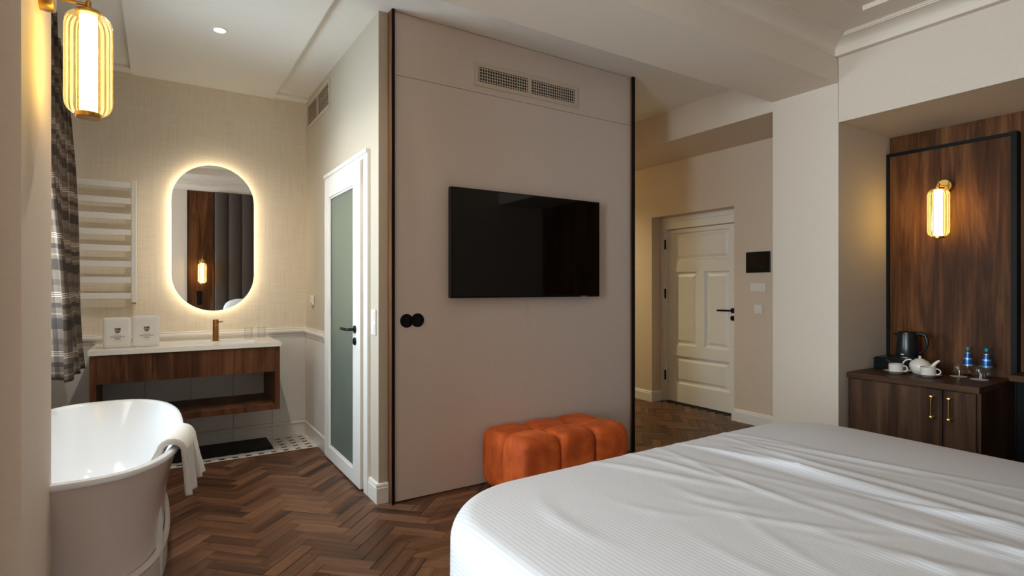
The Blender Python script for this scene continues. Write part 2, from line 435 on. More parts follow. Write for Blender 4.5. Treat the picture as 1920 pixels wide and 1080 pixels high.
tvw = sthing('wall_television', 'taupe boarded television wall with fine joints', 'wall', (2.18, 3.2, 0))
B().box(1.20, 3.205, 0.0, 3.17, 3.25, ZC).build('backing', 'dark', tvw)
B().box(1.201, 3.20, 0.006, 2.1825, 3.245, 2.5895).build('panel', 'panel', tvw)
B().box(2.1835, 3.20, 0.006, 3.169, 3.245, 2.5895).build('panel', 'panel', tvw)
B().box(1.201, 3.20, 2.5925, 3.169, 3.245, ZC - 0.004).build('panel', 'panel', tvw)
for nm, lab, x0, x1 in (('trim_1', 'walnut and black edge strip on the left of the television wall', 1.183, 1.20), ('trim_2', 'walnut and black edge strip on the right of the television wall', 3.17, 3.195)):
    t = sthing(nm, lab, 'trim', (x0, 3.2, 0))
    B().box(x0, 3.184, 0.0, x1, 3.27, ZC - 0.001).build('wood_strip', 'woodpost', t)
    B().box(x0 - 0.0005, 3.176, 0.0, x1 + 0.0005, 3.184, ZC - 0.001).build('black_strip', 'black', t)

# hall, entrance wall
w = B()
w.box(XR, 2.55, 0, XR + 0.2, 3.40, 3.2).box(XR, 4.477, 0, XR + 0.2, 6.3, 3.2).box(XR, 3.40, 2.105, XR + 0.2, 4.477, 3.2)
struct(w.build('wall_entrance', 'paint'), 'greige hall wall with the recessed entrance door', 'wall')
struct(B().box(XR + 0.2, 3.2, 0, XR + 0.42, 3.45, 2.4).box(XR + 0.2, 4.43, 0, XR + 0.42, 4.7, 2.4).box(XR + 0.32, 3.2, 0, XR + 0.42, 4.7, 2.4).box(XR + 0.2, 3.2, 2.0, XR + 0.42, 4.7, 2.4).build('wall_entrance_outer', 'paint'), 'wall around and behind the entrance door leaf', 'wall')
struct(B().box(3.10, 6.2, 0, XR + 0.2, 6.3, 3.2).build('wall_hall_end', 'paint'), 'far end wall of the hall', 'wall')
struct(B().box(XP, 2.058, 0, XN + 0.12, 2.556, 3.2).build('wall_pillar', 'paint'), 'greige pillar between the entrance and the wooden niche', 'wall')
struct(B().box(XP, -0.45, 2.475, XN + 0.12, 2.06, 3.2).build('wall_header', 'paint'), 'greige header wall above the wooden niche', 'wall')
struct(B().box(XP, 2.556, 2.685, XR, 6.2, 3.2).build('wall_bulkhead', 'paint'), 'dropped bulkhead along the hall above the entrance door', 'bulkhead')
struct(B().box(XN, -0.45, 0, XN + 0.12, 2.058, 2.475).build('wall_niche', 'wood'), 'dark oak rear wall of the niche', 'wall')
struct(B().box(-3.12, -0.57, 0, XN + 0.12, -0.45, 3.3).build('wall_headboard', 'paint'), 'grey bedroom wall behind the headboard', 'wall')

# ceilings
struct(B().box(-3.12, 2.06, 2.758, XP, 2.556, 3.3).build('ceiling_beam', 'ceilwarm'), 'broad white ceiling beam crossing the room', 'beam')
c = sthing('ceiling_bedroom', 'white bedroom ceiling with a shallow tray', 'ceiling', (1.5, 0.8, ZB))
B().box(3.704, -0.45, ZB, XP, 2.06, ZB + 0.03).box(-3.12, 1.728, ZB, 3.704, 2.06, ZB + 0.03).box(-3.12, -0.45, ZB, -2.65, 1.728, ZB + 0.03).box(-2.65, -0.45, ZB, 3.704, -0.12, ZB + 0.03).build('border', 'ceilwarm', c)
B().box(-3.12, -0.45, ZB + 0.03, XP, 2.06, ZB + 0.2).build('tray', 'ceilwarm', c)
struct(B().box(1.16, 2.556, ZC, XP, 3.26, 3.2).box(3.10, 3.26, ZC, XP, 6.3, 3.2).box(1.2, 3.26, ZC, 3.1, 5.2, 3.2).build('ceiling_hall', 'white'), 'shaded white ceiling strip above the television wall', 'ceiling')
c = sthing('ceiling_bathroom', 'white bathroom ceiling with a dropped middle panel', 'ceiling', (0.3, 4, ZC))
B().box(-0.75, 2.556, ZC, 1.16, YV + 0.1, 3.2).build('upper_board', 'white', c)
B().box(-0.17, 2.556, ZC - 0.03, 0.85, YV, ZC).build('dropped_panel', 'white', c)
B().box(-0.75, YV - 0.11, ZC - 0.022, -0.17, YV, ZC).box(0.85, YV - 0.11, ZC - 0.022, XD, YV, ZC).build('edge_board', 'white', c)

# cornice of the bedroom ceiling (a fascia, a cove and two fillets)
COR = [(0.0, 2.93), (0.05, 2.93), (0.05, 2.963), (0.053, 2.966)] + [(0.053 + 0.10 * (1 - math.cos(a)), 2.966 + 0.045 * math.sin(a)) for a in [PI / 2 * i / 10 for i in range(1, 11)]] + [(0.153, 3.018), (0.162, 3.018), (0.162, 3.027), (0.170, 3.027), (0.170, 3.036), (0.0, 3.036)]
def cornice(nm, lab, wall, axis, a, b, sgn, dx=0.0):
    struct(B().prism([(wall + sgn * (d - dx), z) for d, z in COR], axis, a, b).build(nm, 'ceilwarm', smooth=True), lab, 'cornice')
cornice('trim_3', 'white coved cornice above the wooden niche', XP, 'y', -0.45, 2.10, -1)
cornice('trim_4', 'white coved cornice along the ceiling beam', 2.06, 'x', -3.0, XP, -1, 0.047)
cornice('trim_5', 'white coved cornice above the headboard', -0.45, 'x', -3.0, XP, 1)

# baseboards
BP = [(0, 0), (0.018, 0), (0.018, 0.092), (0.014, 0.098), (0.014, 0.108), (0.009, 0.118), (0, 0.12)]
struct(B().prism([(XD - d, z) for d, z in BP], 'y', 3.25, 3.398).prism([(3.25 - d, z) for d, z in BP], 'x', XD - 0.018, 1.1825).build('baseboard_block', 'door'), 'white baseboard wrapped round the wall end by the glazed door', 'baseboard')
struct(B().prism([(XR - d, z) for d, z in BP], 'y', 2.556, 3.40).prism([(3.40 + d, z) for d, z in BP], 'x', XR - 0.018, XR + 0.145).build('baseboard_entrance', 'door'), 'white baseboard right of the entrance door', 'baseboard')
struct(B().prism([(XR - d, z) for d, z in BP], 'y', 4.477, 6.2).prism([(4.477 - d, z) for d, z in BP], 'x', XR - 0.018, XR + 0.145).build('baseboard_hall', 'door'), 'white baseboard left of the entrance door', 'baseboard')
struct(B().prism([(XP - d, z) for d, z in BP], 'y', 2.04, 2.574).build('baseboard_pillar', 'door'), 'white baseboard at the foot of the pillar', 'baseboard')

# windows
def window(nm, lab, x, y0, y1, z0, z1):
    t = sthing(nm, lab, 'window', (x, (y0 + y1) / 2, z0))
    fr = B().box(x, y0, z0, x + 0.06, y1, z0 + 0.06).box(x, y0, z1 - 0.06, x + 0.06, y1, z1).box(x, y0, z0 + 0.06, x + 0.06, y0 + 0.06, z1 - 0.06).box(x, y1 - 0.06, z0 + 0.06, x + 0.06, y1, z1 - 0.06)
    fr.build('window_frame', 'door', t)
    ym = (y0 + y1) / 2
    B().box(x + 0.01, ym - 0.035, z0 + 0.06, x + 0.05, ym + 0.035, z1 - 0.06).build('mullion', 'door', t)
    for a, b in ((y0 + 0.06, ym - 0.035), (ym + 0.035, y1 - 0.06)):
        B().box(x + 0.027, a, z0 + 0.06, x + 0.033, b, z1 - 0.06).build('pane', 'pane', t)
    B().box(x + 0.06, y0 - 0.03, z0 - 0.03, x + 0.16, y1 + 0.03, z0).build('window_sill', 'door', t)
window('window_1', 'tall white bedroom window left of the bed', -3.09, -0.30, 1.50, 0.30, 2.80)
window('window_2', 'white bathroom window above the bathtub', -0.85, 3.2, 4.3, 1.0, 2.4)

# ------------------------------------------------------------------ floor: herringbone planks and printed tiles
floor = sthing('floor', 'brown oak herringbone floor with a strip of printed tiles', 'floor', (0, 0, 0))
B().box(-3.12, -0.57, -0.12, XR + 0.4, 6.3, -0.006).build('subfloor', 'base', floor)
PL, PW, GAP = 0.30, 0.075, 0.0008
def plank_mesh():
    b = B(); x, y, cfr = PL / 2 - GAP, PW / 2 - GAP, 0.0018
    b.rings([[(-x, -y, -0.006), (x, -y, -0.006), (x, y, -0.006), (-x, y, -0.006)], [(-x, -y, -cfr), (x, -y, -cfr), (x, y, -cfr), (-x, y, -cfr)],
             [(-x + cfr, -y + cfr, 0), (x - cfr, -y + cfr, 0), (x - cfr, y - cfr, 0), (-x + cfr, y - cfr, 0)]], cap0=False)
    return b
pm = plank_mesh().mesh('plank', 'plank')
S_, C_ = math.sin(YAW), math.cos(YAW)
def pix(x, y, z):
    d = x * S_ + y * C_; l = x * C_ - y * S_
    return (None if d < 0.05 else (960 + FOC * l / d, 540 - FOC * (z - CAM_H) / d, d))
OCC = [(0.72, -0.4, 0, 3.02, 1.76, 0.6), (XD, 3.2, 0, 3.195, 6.2, 3), (XP, 2.06, 0, 4.9, 2.556, 3), (1.8, 2.69, 0, 2.65, 3.18, 0.38), (-3.12, 2.04, 0, -0.32, 2.56, 3), (-0.55, 2.75, 0, -0.02, 4.05, 0.55)]
def seen(x, y):
    p = pix(x, y, 0)
    if not p or not (-20 < p[0] < 1940 and p[1] < 1100): return 0
    for k in range(1, 80):
        t = k / 80; a, b, c_ = x * t, y * t, CAM_H * (1 - t)
        for q in OCC:
            if q[0] < a < q[3] and q[1] < b < q[4] and q[2] <= c_ < q[5]: return 0
    return 1 / p[2] ** 3
cands = []
ca = math.sqrt(0.5)
for i in range(-80, 120):
    for j in range(-90, 110):
        m = (i - j) % 8
        if m == 0: cx, cyy, rot = (i + 2) * PW, (j + 0.5) * PW, 0
        elif m == 7: cx, cyy, rot = (i + 0.5) * PW, (j + 2) * PW, PI / 2
        else: continue
        X = (cx - cyy) * ca; Y = (cx + cyy) * ca
        X, Y = X + 0.03, Y + 0.02
        if not (-3.1 < X < 5.1 and -0.5 < Y < 6.2): continue
        if X < 1.15 and Y > 4.78: continue
        if X < -0.4 and 2.1 < Y < 2.5: continue
        if X < -0.9 and Y > 2.1: continue
        if 1.3 < X < 3.0 and Y > 3.4: continue
        if X > 4.95 and Y > 2.2: continue
        if X > 4.2 and 2.15 < Y < 2.45: continue
        s = max(seen(X, Y), seen(X + 0.09, Y + (0.09 if rot else -0.09)), seen(X - 0.09, Y - (0.09 if rot else -0.09)))
        # rot is measured in the turned lattice: planks run at +45 or +135 degrees
        cands.append((s, X, Y, PI / 4 + rot))
cands.sort(key=lambda c: -c[0])
n_ind = sum(1 for c in cands[:300] if c[0] > 0)
for s, X, Y, r in cands[:n_ind]:
    o = bpy.data.objects.new('plank', pm); COL.objects.link(o); o.parent = floor
    o.location = (X, Y, rng.uniform(-0.0004, 0.0)); o.rotation_euler = (0, 0, r)
rest = B()
for s, X, Y, r in cands[n_ind:]:
    x, y = PL / 2 - GAP, PW / 2 - GAP; cr, sr = math.cos(r), math.sin(r)
    rest.add([(X + a * cr - b * sr, Y + a * sr + b * cr, z) for z in (-0.006, 0.0) for a, b in ((-x, -y), (x, -y), (x, y), (-x, y))],
             [(4, 5, 6, 7), (0, 1, 5, 4), (1, 2, 6, 5), (2, 3, 7, 6), (3, 0, 4, 7)])
o = rest.build('far_planks', 'plankstuff', floor); o['kind'] = 'stuff'; o['label'] = 'remaining herringbone planks under furniture and far away'
# printed tiles in front of and under the vanity
TX = [-0.75, -0.655, -0.29, 0.076, 0.442, 0.808, XD]; TY = [4.665, 4.80, YV]
for a, b in zip(TX[:-1], TX[1:]):
    for c_, d in zip(TY[:-1], TY[1:]):
        B().box(a + 0.0008, c_ + 0.0008, -0.005, b - 0.0008, d - 0.0008, 0.003).build('floor_tile', 'ftile', floor)
B().box(-0.75, 4.66, -0.006, XD, 4.6655, 0.0035).build('edge_profile', 'bronze', floor)

# ------------------------------------------------------------------ doors
d1 = sthing('door_1', 'white bathroom door with a tall reeded glass pane', 'door', (XD, 3.95, 0))
# casing
B().box(XD - 0.022, 3.40, 0, XD + 0.1, 3.475, 2.175).build('casing', 'door', d1, bevel=0.004)
B().box(XD - 0.022, 4.385, 0, XD + 0.1, 4.445, 2.175).build('casing', 'door', d1, bevel=0.004)
B().box(XD - 0.022, 3.475, 2.125, XD + 0.1, 4.385, 2.175).build('casing', 'door', d1, bevel=0.004)
B().box(XD - 0.03, 3.40, 2.150, XD - 0.022, 4.445, 2.178).build('casing_bead', 'door', d1, bevel=0.003)
leaf = B()
LX0, LX1 = XD - 0.036, XD + 0.004
leaf.box(LX0, 3.50, 0.012, LX1, 3.655, 2.118).box(LX0, 4.258, 0.012, LX1, 4.375, 2.118).box(LX0, 3.655, 0.012, LX1, 4.258, 0.105).box(LX0, 3.655, 1.982, LX1, 4.258, 2.118)
lf = leaf.build('leaf', 'door', d1, bevel=0.002)
B().box(XD - 0.022, 3.655, 0.105, XD - 0.014, 4.258, 1.982).build('glass_pane', 'frost', d1)
bead = B()
for (y0, y1, z0, z1) in ((3.655, 3.669, 0.105, 1.982), (4.244, 4.258, 0.105, 1.982), (3.669, 4.244, 0.105, 0.119), (3.669, 4.244, 1.968, 1.982)):
    bead.box(XD - 0.030, y0, z0, XD - 0.022, y1, z1)
bead.build('glazing_bead', 'door', d1, bevel=0.003)
def lever(parent, x, y, z, dirx, diry, ln):
    """lever handle on a face whose outward normal is dirx along x; the lever points along diry"""
    h = B().lathe([(0.026, 0), (0.026, 0.007), (0.024, 0.009)], (0, 0, 0), 28, 'x')
    h.v = [(x + dirx * p[0], y + p[1], z + p[2]) for p in h.v]
    h.tube([(x, y, z), (x + dirx * 0.048, y, z), (x + dirx * 0.055, y + diry * 0.010, z), (x + dirx * 0.055, y + diry * ln, z)], 0.0095, 14)
    ho = h.build('handle', 'blackmetal', parent, smooth=True)
    k = B().lathe([(0.026, 0), (0.026, 0.007), (0.024, 0.009)], (0, 0, 0), 28, 'x')
    k.v = [(x + dirx * p[0], y + p[1], z - 0.078 + p[2]) for p in k.v]
    k.box(x + dirx * 0.008, y - 0.004, z - 0.095, x + dirx * 0.014, y + 0.004, z - 0.062)
    k.build('lock_rosette', 'blackmetal', parent, smooth=True)
lever(d1, LX0, 3.60, 1.03, -1, 1, 0.135)
for z in (0.25, 1.05, 1.85):
    B().lathe([(0.008, -0.045), (0.008, 0.045)], (XD - 0.03, 4.382, z), 12).build('hinge', 'switch', d1, smooth=True)

d2 = sthing('door_2', 'white four panelled entrance door with black lever', 'door', (4.98, 3.95, 0))
D0, D1_, DZ = 3.50, 4.425, 1.965
DX = 4.98
lv = B()
ys = (3.60, 4.34)
lv.box(DX, D0, 0.008, DX + 0.05, 3.60, DZ).box(DX, 4.34, 0.008, DX + 0.05, D1_, DZ)
lv.box(DX, 3.60, 0.008, DX + 0.05, 4.34, 0.212).box(DX, 3.60, 0.534, DX + 0.05, 4.34, 0.650).box(DX, 3.60, 1.487, DX + 0.05, 4.34, 1.602).box(DX, 3.60, 1.93, DX + 0.05, 4.34, DZ)
lv.box(DX, 3.921, 0.650, DX + 0.05, 4.014, 1.487)
lf2 = lv.build('leaf', 'door', d2)
for (y0, y1, z0, z1) in ((3.60, 4.34, 0.212, 0.534), (3.60, 3.921, 0.650, 1.487), (4.014, 4.34, 0.650, 1.487), (3.60, 4.34, 1.602, 1.93)):
    def rr(i, x): return [(x, y0 + i, z0 + i), (x, y1 - i, z0 + i), (x, y1 - i, z1 - i), (x, y0 + i, z1 - i)]
    B().rings([rr(0, DX + 0.003), rr(0.006, DX + 0.003), rr(0.012, DX + 0.010), rr(0.018, DX + 0.022), rr(0.034, DX + 0.022), rr(0.062, DX + 0.010)], cap0=False).build('door_panel', 'door', d2)
fr = B()
fr.box(4.93, 4.427, 0, 5.04, 4.477, 2.104).box(4.93, 3.40, 0, 5.04, 3.498, 2.104).box(4.93, 3.498, 1.97, 5.04, 4.427, 2.104)
fr.box(4.918, 4.445, 0, 4.93, 4.477, 2.104).box(4.918, 3.40, 2.05, 4.93, 4.445, 2.104)
fr.build('door_frame', 'door', d2, bevel=0.003)
lever(d2, DX, 3.565, 1.067, -1, 1, 0.15)
for z in (1.80, 1.235, 0.30):
    B().lathe([(0.011, -0.055), (0.011, 0.055)], (4.935, 4.424, z), 12).build('hinge', 'blackmetal', d2, smooth=True)

# ------------------------------------------------------------------ television wall
tv = thing('television', 'large black flat television mounted on the taupe wall', 'television', (2.165, 3.2, 1.236))
B().box(1.549, 3.128, 1.236, 2.781, 3.165, 1.939).build('case', 'blackmetal', tv, bevel=0.003)
B().box(1.555, 3.1265, 1.247, 2.775, 3.128, 1.933).build('screen', 'screen', tv)
B().box(1.9, 3.165, 1.38, 2.43, 3.20, 1.75).build('wall_bracket', 'black', tv)
B().box(2.60, 3.1262, 1.2385, 2.66, 3.128, 1.2425).build('brand_plate', 'silver', tv)

def rosette(x, z, par):
    return B().lathe([(0.0, -0.0065), (0.038, -0.0065), (0.042, -0.005), (0.0425, 0.0)], (x, 3.20, z), 40, 'y').build('round_cover', 'black', par, smooth=True)
sk = thing('double_socket', 'black double round switch plate low left of the television', 'switch', (1.32, 3.2, 1.1))
rosette(1.285, 1.099, sk); rosette(1.356, 1.101, sk)
B().lathe([(0.0, -0.0085), (0.018, -0.0085), (0.019, -0.0065)], (1.285, 3.20, 1.099), 28, 'y').build('socket_well', 'blackmetal', sk, smooth=True)
B().lathe([(0.0, -0.0085), (0.018, -0.0085), (0.019, -0.0065)], (1.356, 3.20, 1.101), 28, 'y').build('socket_well', 'blackmetal', sk, smooth=True)

def grille(nm, lab, axis, wall, a0, a1, z0, z1, nsl, fins, m=0.03, mid=None):
    """air grille on a wall facing -axis; a0..a1 along the wall"""
    P = (lambda a, d, z: (a, wall - d, z)) if axis == 'y' else (lambda a, d, z: (wall - d, a, z))
    def bx(b, a, aa, d, dd, z, zz):
        p, q = P(a, d, z), P(aa, dd, zz); return b.box(*p, *q)
    t = thing(nm, lab, 'air vent', P((a0 + a1) / 2, 0, z0))
    ia0, ia1, iz0, iz1 = a0 + m, a1 - m, z0 + m, z1 - m
    b = B(); bx(b, a0, a1, 0, 0.008, z0, iz0); bx(b, a0, a1, 0, 0.008, iz1, z1); bx(b, a0, ia0, 0, 0.008, iz0, iz1); bx(b, ia1, a1, 0, 0.008, iz0, iz1)
    b.build('frame', 'vent', t, bevel=0.002)
    bx(B(), ia0, ia1, 0.0, 0.0008, iz0, iz1).build('duct_shade_sheet', 'dark', t)  # flat dark sheet stands for the shade inside the duct
    am = (a0 + a1) / 2 if mid is None else mid
    bx(B(), am - 0.012, am + 0.012, 0.001, 0.010, iz0, iz1).build('centre_bar', 'vent', t)
    for h0, h1 in ((ia0, am - 0.012), (am + 0.012, ia1)):
        for k in range(nsl):
            z = iz0 + (k + 0.5) * (iz1 - iz0) / nsl
            b = B(); bx(b, h0, h1, 0.004, 0.0075, z - 0.0024, z + 0.0024); b.build('slat', 'vent', t)
    if fins:
        b = B()
        for h0, h1 in ((ia0, am - 0.012), (am + 0.012, ia1)):
            for k in range(fins):
                a = h0 + (k + 0.5) * (h1 - h0) / fins; bx(b, a - 0.0028, a + 0.0028, 0.001, 0.0038, iz0, iz1)
        f = b.build('fins', 'vent', t); f['kind'] = 'stuff'
        for a in (a0 + 0.07, am, a1 - 0.07):
            for z in (z0 + 0.012, z1 - 0.012):
                q = P(a, 0.008, z)
                B().lathe([(0.006, 0.001), (0.006, -0.001), (0.004, -0.003), (0, -0.003)], q, 14, axis).build('screw', 'vent', t, smooth=True)
    return t
grille('supply_grille', 'beige double air grille above the television', 'y', 3.20, 1.755, 2.629, 2.634, 2.792, 5, 20)
grille('return_grille', 'slatted air grille high beside the bathroom ceiling corner', 'x', XD, 4.36, 5.12, 2.70, 2.925, 10, 0, 0.026)

# ------------------------------------------------------------------ lamps
def sconce(label, loc, rot, group='brass wall lamps with ribbed glass'):
    t = thing('wall_sconce', label, 'wall lamp', loc, rot, group)
    H = 0.345
    prof = [(0.034, 0.004)]
    for i in range(9):
        a = PI / 2 * i / 8; prof.append((0.034 + 0.031 * math.sin(a), 0.004 + 0.045 * (1 - math.cos(a))))
    for i in range(9):
        a = PI / 2 * i / 8; prof.append((0.034 + 0.031 * math.cos(a), H - 0.049 + 0.045 * math.sin(a)))
    B().lathe(prof, (0, 0, 0), 120, cap=False, flute=lambda a: 1 + 0.035 * math.cos(20 * a)).build('glass_shade', 'shade', t, smooth=True, world=False)
    B().lathe([(0.0245, 0.012), (0.0245, H - 0.012)], (0, 0, 0), 32).build('opal_tube', 'tube', t, smooth=True, world=False)
    B().lathe([(0.0, -0.008), (0.034, -0.008), (0.036, -0.006), (0.036, 0.008), (0.0, 0.008)], (0, 0, 0), 40).build('bottom_cap', 'brass', t, smooth=True, world=False)
    B().lathe([(0.0, H - 0.008), (0.036, H - 0.008), (0.036, H + 0.004), (0.034, H + 0.006), (0.010, H + 0.006), (0.010, H + 0.012), (0, H + 0.012)], (0, 0, 0), 40).build('top_cap', 'brass', t, smooth=True, world=False)
    B().lathe([(0.0045, H + 0.006), (0.0045, H + 0.125), (0.003, H + 0.127), (0, H + 0.127)], (0, 0, 0), 14).build('rod', 'brass', t, smooth=True, world=False)
    B().lathe([(0.0, -0.126), (0.048, -0.126), (0.048, -0.092), (0.046, -0.089), (0.0, -0.089)], (0, 0, H + 0.026), 40, 'x').build('wall_plate', 'brass', t, smooth=True, world=False)
    B().tube([(-0.088, 0, H + 0.026), (0.0, 0, H + 0.026)], 0.0055, 14).lathe([(0.009, H + 0.016), (0.009, H + 0.036)], (0, 0, 0), 18).build('arm', 'brass', t, smooth=True, world=False)
    return t
s1 = sconce('lit brass sconce with ribbed glass on the left wall pier', (-0.194, 2.33, 1.878), 0)
s2 = dup(s1, (4.66, 1.673, 1.659), PI, 'lit brass sconce on the dark oak panel above the kettle')
s3 = dup(s1, (0.63, -0.304, 1.375), PI / 2, 'lit brass bedside sconce seen in the oval mirror')

def downlight(name, label, x, y, z, w, spread, col=(1.0, 0.90, 0.76)):
    t = thing(name, label, 'ceiling light', (x, y, z), 0, 'recessed ceiling downlights')
    B().lathe([(0.032, 0.0), (0.046, 0.0), (0.047, -0.002), (0.045, -0.005), (0.034, -0.004), (0.032, 0.0)], (x, y, z), 40, cap=False).build('trim_ring', 'white', t, smooth=True)
    B().lathe([(0.0, -0.002), (0.033, -0.002)], (x, y, z), 32, cap=False).build('lens', 'spot', t)
    ld = bpy.data.lights.new(name + '_beam', 'SPOT'); ld.energy = w; ld.color = col; ld.spot_size = math.radians(spread); ld.spot_blend = 0.8; ld.shadow_soft_size = 0.03
    lo = bpy.data.objects.new(name + '_beam', ld); COL.objects.link(lo); lo.parent = t; lo.location = (0, 0, -0.012)
    return t
downlight('downlight', 'small glowing round downlight in the bathroom ceiling', 0.335, 3.977, ZC - 0.03, SPOT_W, 140)
downlight('downlight', 'unseen round downlight added above the bathtub to brighten the bathroom', 0.335, 3.05, ZC - 0.03, SPOT_W, 140)  # added lamp out of view, lifts the ambient light on the vanity wall
downlight('downlight', 'round downlight in the hall ceiling behind the television wall', 3.62, 5.5, ZC, 95, 130, (1.0, 0.88, 0.48))
downlight('downlight', 'unseen round downlight added behind the glazed door to brighten its glass', 1.75, 4.2, ZC, 110, 140, (1.0, 0.96, 0.88))  # added lamp out of view, lightens the reeded glass from behind

# ------------------------------------------------------------------ bathroom: mirror, radiator, vanity
def stadium(cx, cz, hw, hh, n=24):
    r = hw; pts = []
    for i in range(n + 1):
        a = PI * i / n; pts.append((cx + r * math.cos(a), cz + (hh - r) + r * math.sin(a)))
    for i in range(n + 1):
        a = PI + PI * i / n; pts.append((cx + r * math.cos(a), cz - (hh - r) + r * math.sin(a)))
    return pts
mr = thing('backlit_mirror', 'tall pill shaped mirror with glowing edge above the vanity', 'mirror', (0.393, YV, 1.11))
MC, MZ = 0.390, 1.706
yq = YV - 0.055
B().prism(stadium(MC, MZ, 0.297, 0.592), 'y', yq - 0.002, yq + 0.004).build('backing_plate', 'acrylic', mr, smooth=True)
o = B().prism(stadium(MC, MZ, 0.2965, 0.5915, 40), 'y', yq - 0.004, yq - 0.002).build('mirror_glass', 'mirror', mr)
ring = stadium(MC, MZ, 0.270, 0.565, 40)
led = B(); n = len(ring)
led.rings([[(p[0], yq + 0.006, p[1]) for p in ring], [(p[0], YV - 0.004, p[1]) for p in ring]], False, False)
led.build('light_strip', 'led', mr)
B().prism(stadium(MC, MZ, 0.262, 0.557), 'y', yq + 0.004, YV).build('rear_box', 'switch', mr)

rad = thing('towel_radiator', 'white ladder towel radiator beside the mirror', 'radiator', (-0.36, 5.1, 1.19))
B().box(-0.166, 5.075, 1.190, -0.133, 5.11, 2.112).build('upright', 'door', rad, bevel=0.003)
B().box(-0.62, 5.075, 1.190, -0.587, 5.11, 2.112).build('upright', 'door', rad, bevel=0.003)
for k in range(8):
    z = 2.098 - k * 0.1195
    B().box(-0.59, 5.080, z - 0.045, -0.164, 5.098, z).build('slat', 'door', rad, bevel=0.003)
for z in (1.30, 1.92):
    for x in (-0.150, -0.603):
        B().lathe([(0.011, 5.11 - 5.17), (0.011, 0)], (x, YV, z), 14, 'y').build('wall_bracket', 'door', rad, smooth=True)
B().box(-0.163, 5.078, 1.178, -0.136, 5.107, 1.190).build('end_cap', 'bronze', rad)

V0, V1, VY = -0.381, 0.807, 4.62
van = thing('vanity_unit', 'walnut wall hung vanity with open shelf', 'vanity', (0.213, YV, 0.354))
B().box(V0, VY, 0.40, V0 + 0.036, YV - 0.016, 0.845).build('side_panel', 'woodvan', van, bevel=0.001, seg=1)
B().box(V1 - 0.036, VY, 0.40, V1, YV - 0.016, 0.845).build('side_panel', 'woodvan', van, bevel=0.001, seg=1)
B().box(V0, VY, 0.356, V1, YV - 0.016, 0.40).build('shelf', 'woodvan', van, bevel=0.001, seg=1)
B().box(V0 + 0.036, VY + 0.02, 0.66, V1 - 0.036, YV - 0.02, 0.70).build('drawer_floor', 'woodvan', van)
B().box(V0 + 0.036, VY + 0.02, 0.70, V1 - 0.036, VY + 0.04, 0.84).build('carcass', 'black', van)
for a, b in ((V0 + 0.036, -0.028), (-0.028, 0.485), (0.485, V1 - 0.036)):
    B().box(a + 0.0012, VY, 0.652, b - 0.0012, VY + 0.02, 0.842).build('drawer_front', 'woodvan', van, bevel=0.0008, seg=1)
ct = thing('stone_worktop', 'white stone worktop with sunken basin on the walnut vanity', 'worktop', (0.213, YV, 0.846))
cx0, cx1, cy0, cy1, cz0, cz1 = -0.390, 0.815, 4.605, YV - 0.013, 0.847, 0.879
bx0, bx1, by0, by1 = 0.13, 0.67, 4.70, 4.955
B().box(cx0, cy0, cz0, cx1, by0, cz1).box(cx0, by1, cz0, cx1, cy1, cz1).box(cx0, by0, cz0, bx0, by1, cz1).box(bx1, by0, cz0, cx1, by1, cz1).build('slab', 'stone', ct)
def rct(i, z): return [(bx0 + i, by0 + i, z), (bx1 - i, by0 + i, z), (bx1 - i, by1 - i, z), (bx0 + i, by1 - i, z)]
B().rings([rct(0, cz1 - 0.001), rct(0.004, cz1 - 0.02), rct(0.02, 0.80), rct(0.05, 0.775)], cap0=False).build('basin', 'acrylic', ct, solid=0.002)
B().lathe([(0.0, 0.777), (0.022, 0.777), (0.024, 0.775)], (0.40, 4.83, 0), 24).build('drain', 'bronze', ct, smooth=True)

tp = thing('basin_tap', 'bronze pillar tap standing behind the basin', 'tap', (0.393, 5.0, 0.879))
B().lathe([(0.030, 0), (0.030, 0.004), (0.022, 0.006), (0.021, 0.165), (0.019, 0.170), (0.0, 0.171)], (0, 0, 0), 32).build('body', 'bronze', tp, smooth=True, world=False)
B().tube([(0, -0.01, 0.130), (0.0, -0.08, 0.126), (0, -0.118, 0.120), (0, -0.126, 0.108)], [0.011, 0.011, 0.011, 0.011], 16).build('spout', 'bronze', tp, smooth=True, world=False)
B().tube([(0.018, 0, 0.148), (0.034, -0.008, 0.150), (0.05, -0.012, 0.152)], 0.005, 12).build('lever', 'bronze', tp, smooth=True, world=False)

def tumbler(name, label, loc, r, h, group, dome=False):
    t = thing(name, label, 'glass', loc, 0, group)
    if dome:
        pr = [(r * 0.86, 0), (r, h * 0.3), (r, h * 0.7), (r * 0.9, h * 0.9), (r * 0.7, h), (0, h)]
        pi = [(r * 0.80, 0), (r * 0.94, h * 0.3), (r * 0.94, h * 0.7), (r * 0.84, h * 0.88), (r * 0.64, h * 0.96), (0, h * 0.96)]
        B().lathe(pr, (0, 0, 0), 36, cap=False).lathe(pi, (0, 0, 0), 36, cap=False).build('bowl', 'glass', t, smooth=True, world=False)
    else:
        B().lathe([(0, 0), (r * 0.9, 0), (r, h)], (0, 0, 0), 36, cap=False).lathe([(0, 0.012), (r * 0.84, 0.012), (r * 0.95, h)], (0, 0, 0), 36, cap=False).build('bowl', 'glass', t, smooth=True, world=False)
    return t
tumbler('drinking_glass', 'clear tumbler on the vanity top nearest the tap', (0.635, 5.03, 0.880), 0.033, 0.095, 'clear tumblers on the vanity')
tumbler('drinking_glass', 'clear tumbler on the vanity top nearest the corner', (0.735, 5.03, 0.880), 0.033, 0.095, 'clear tumblers on the vanity')

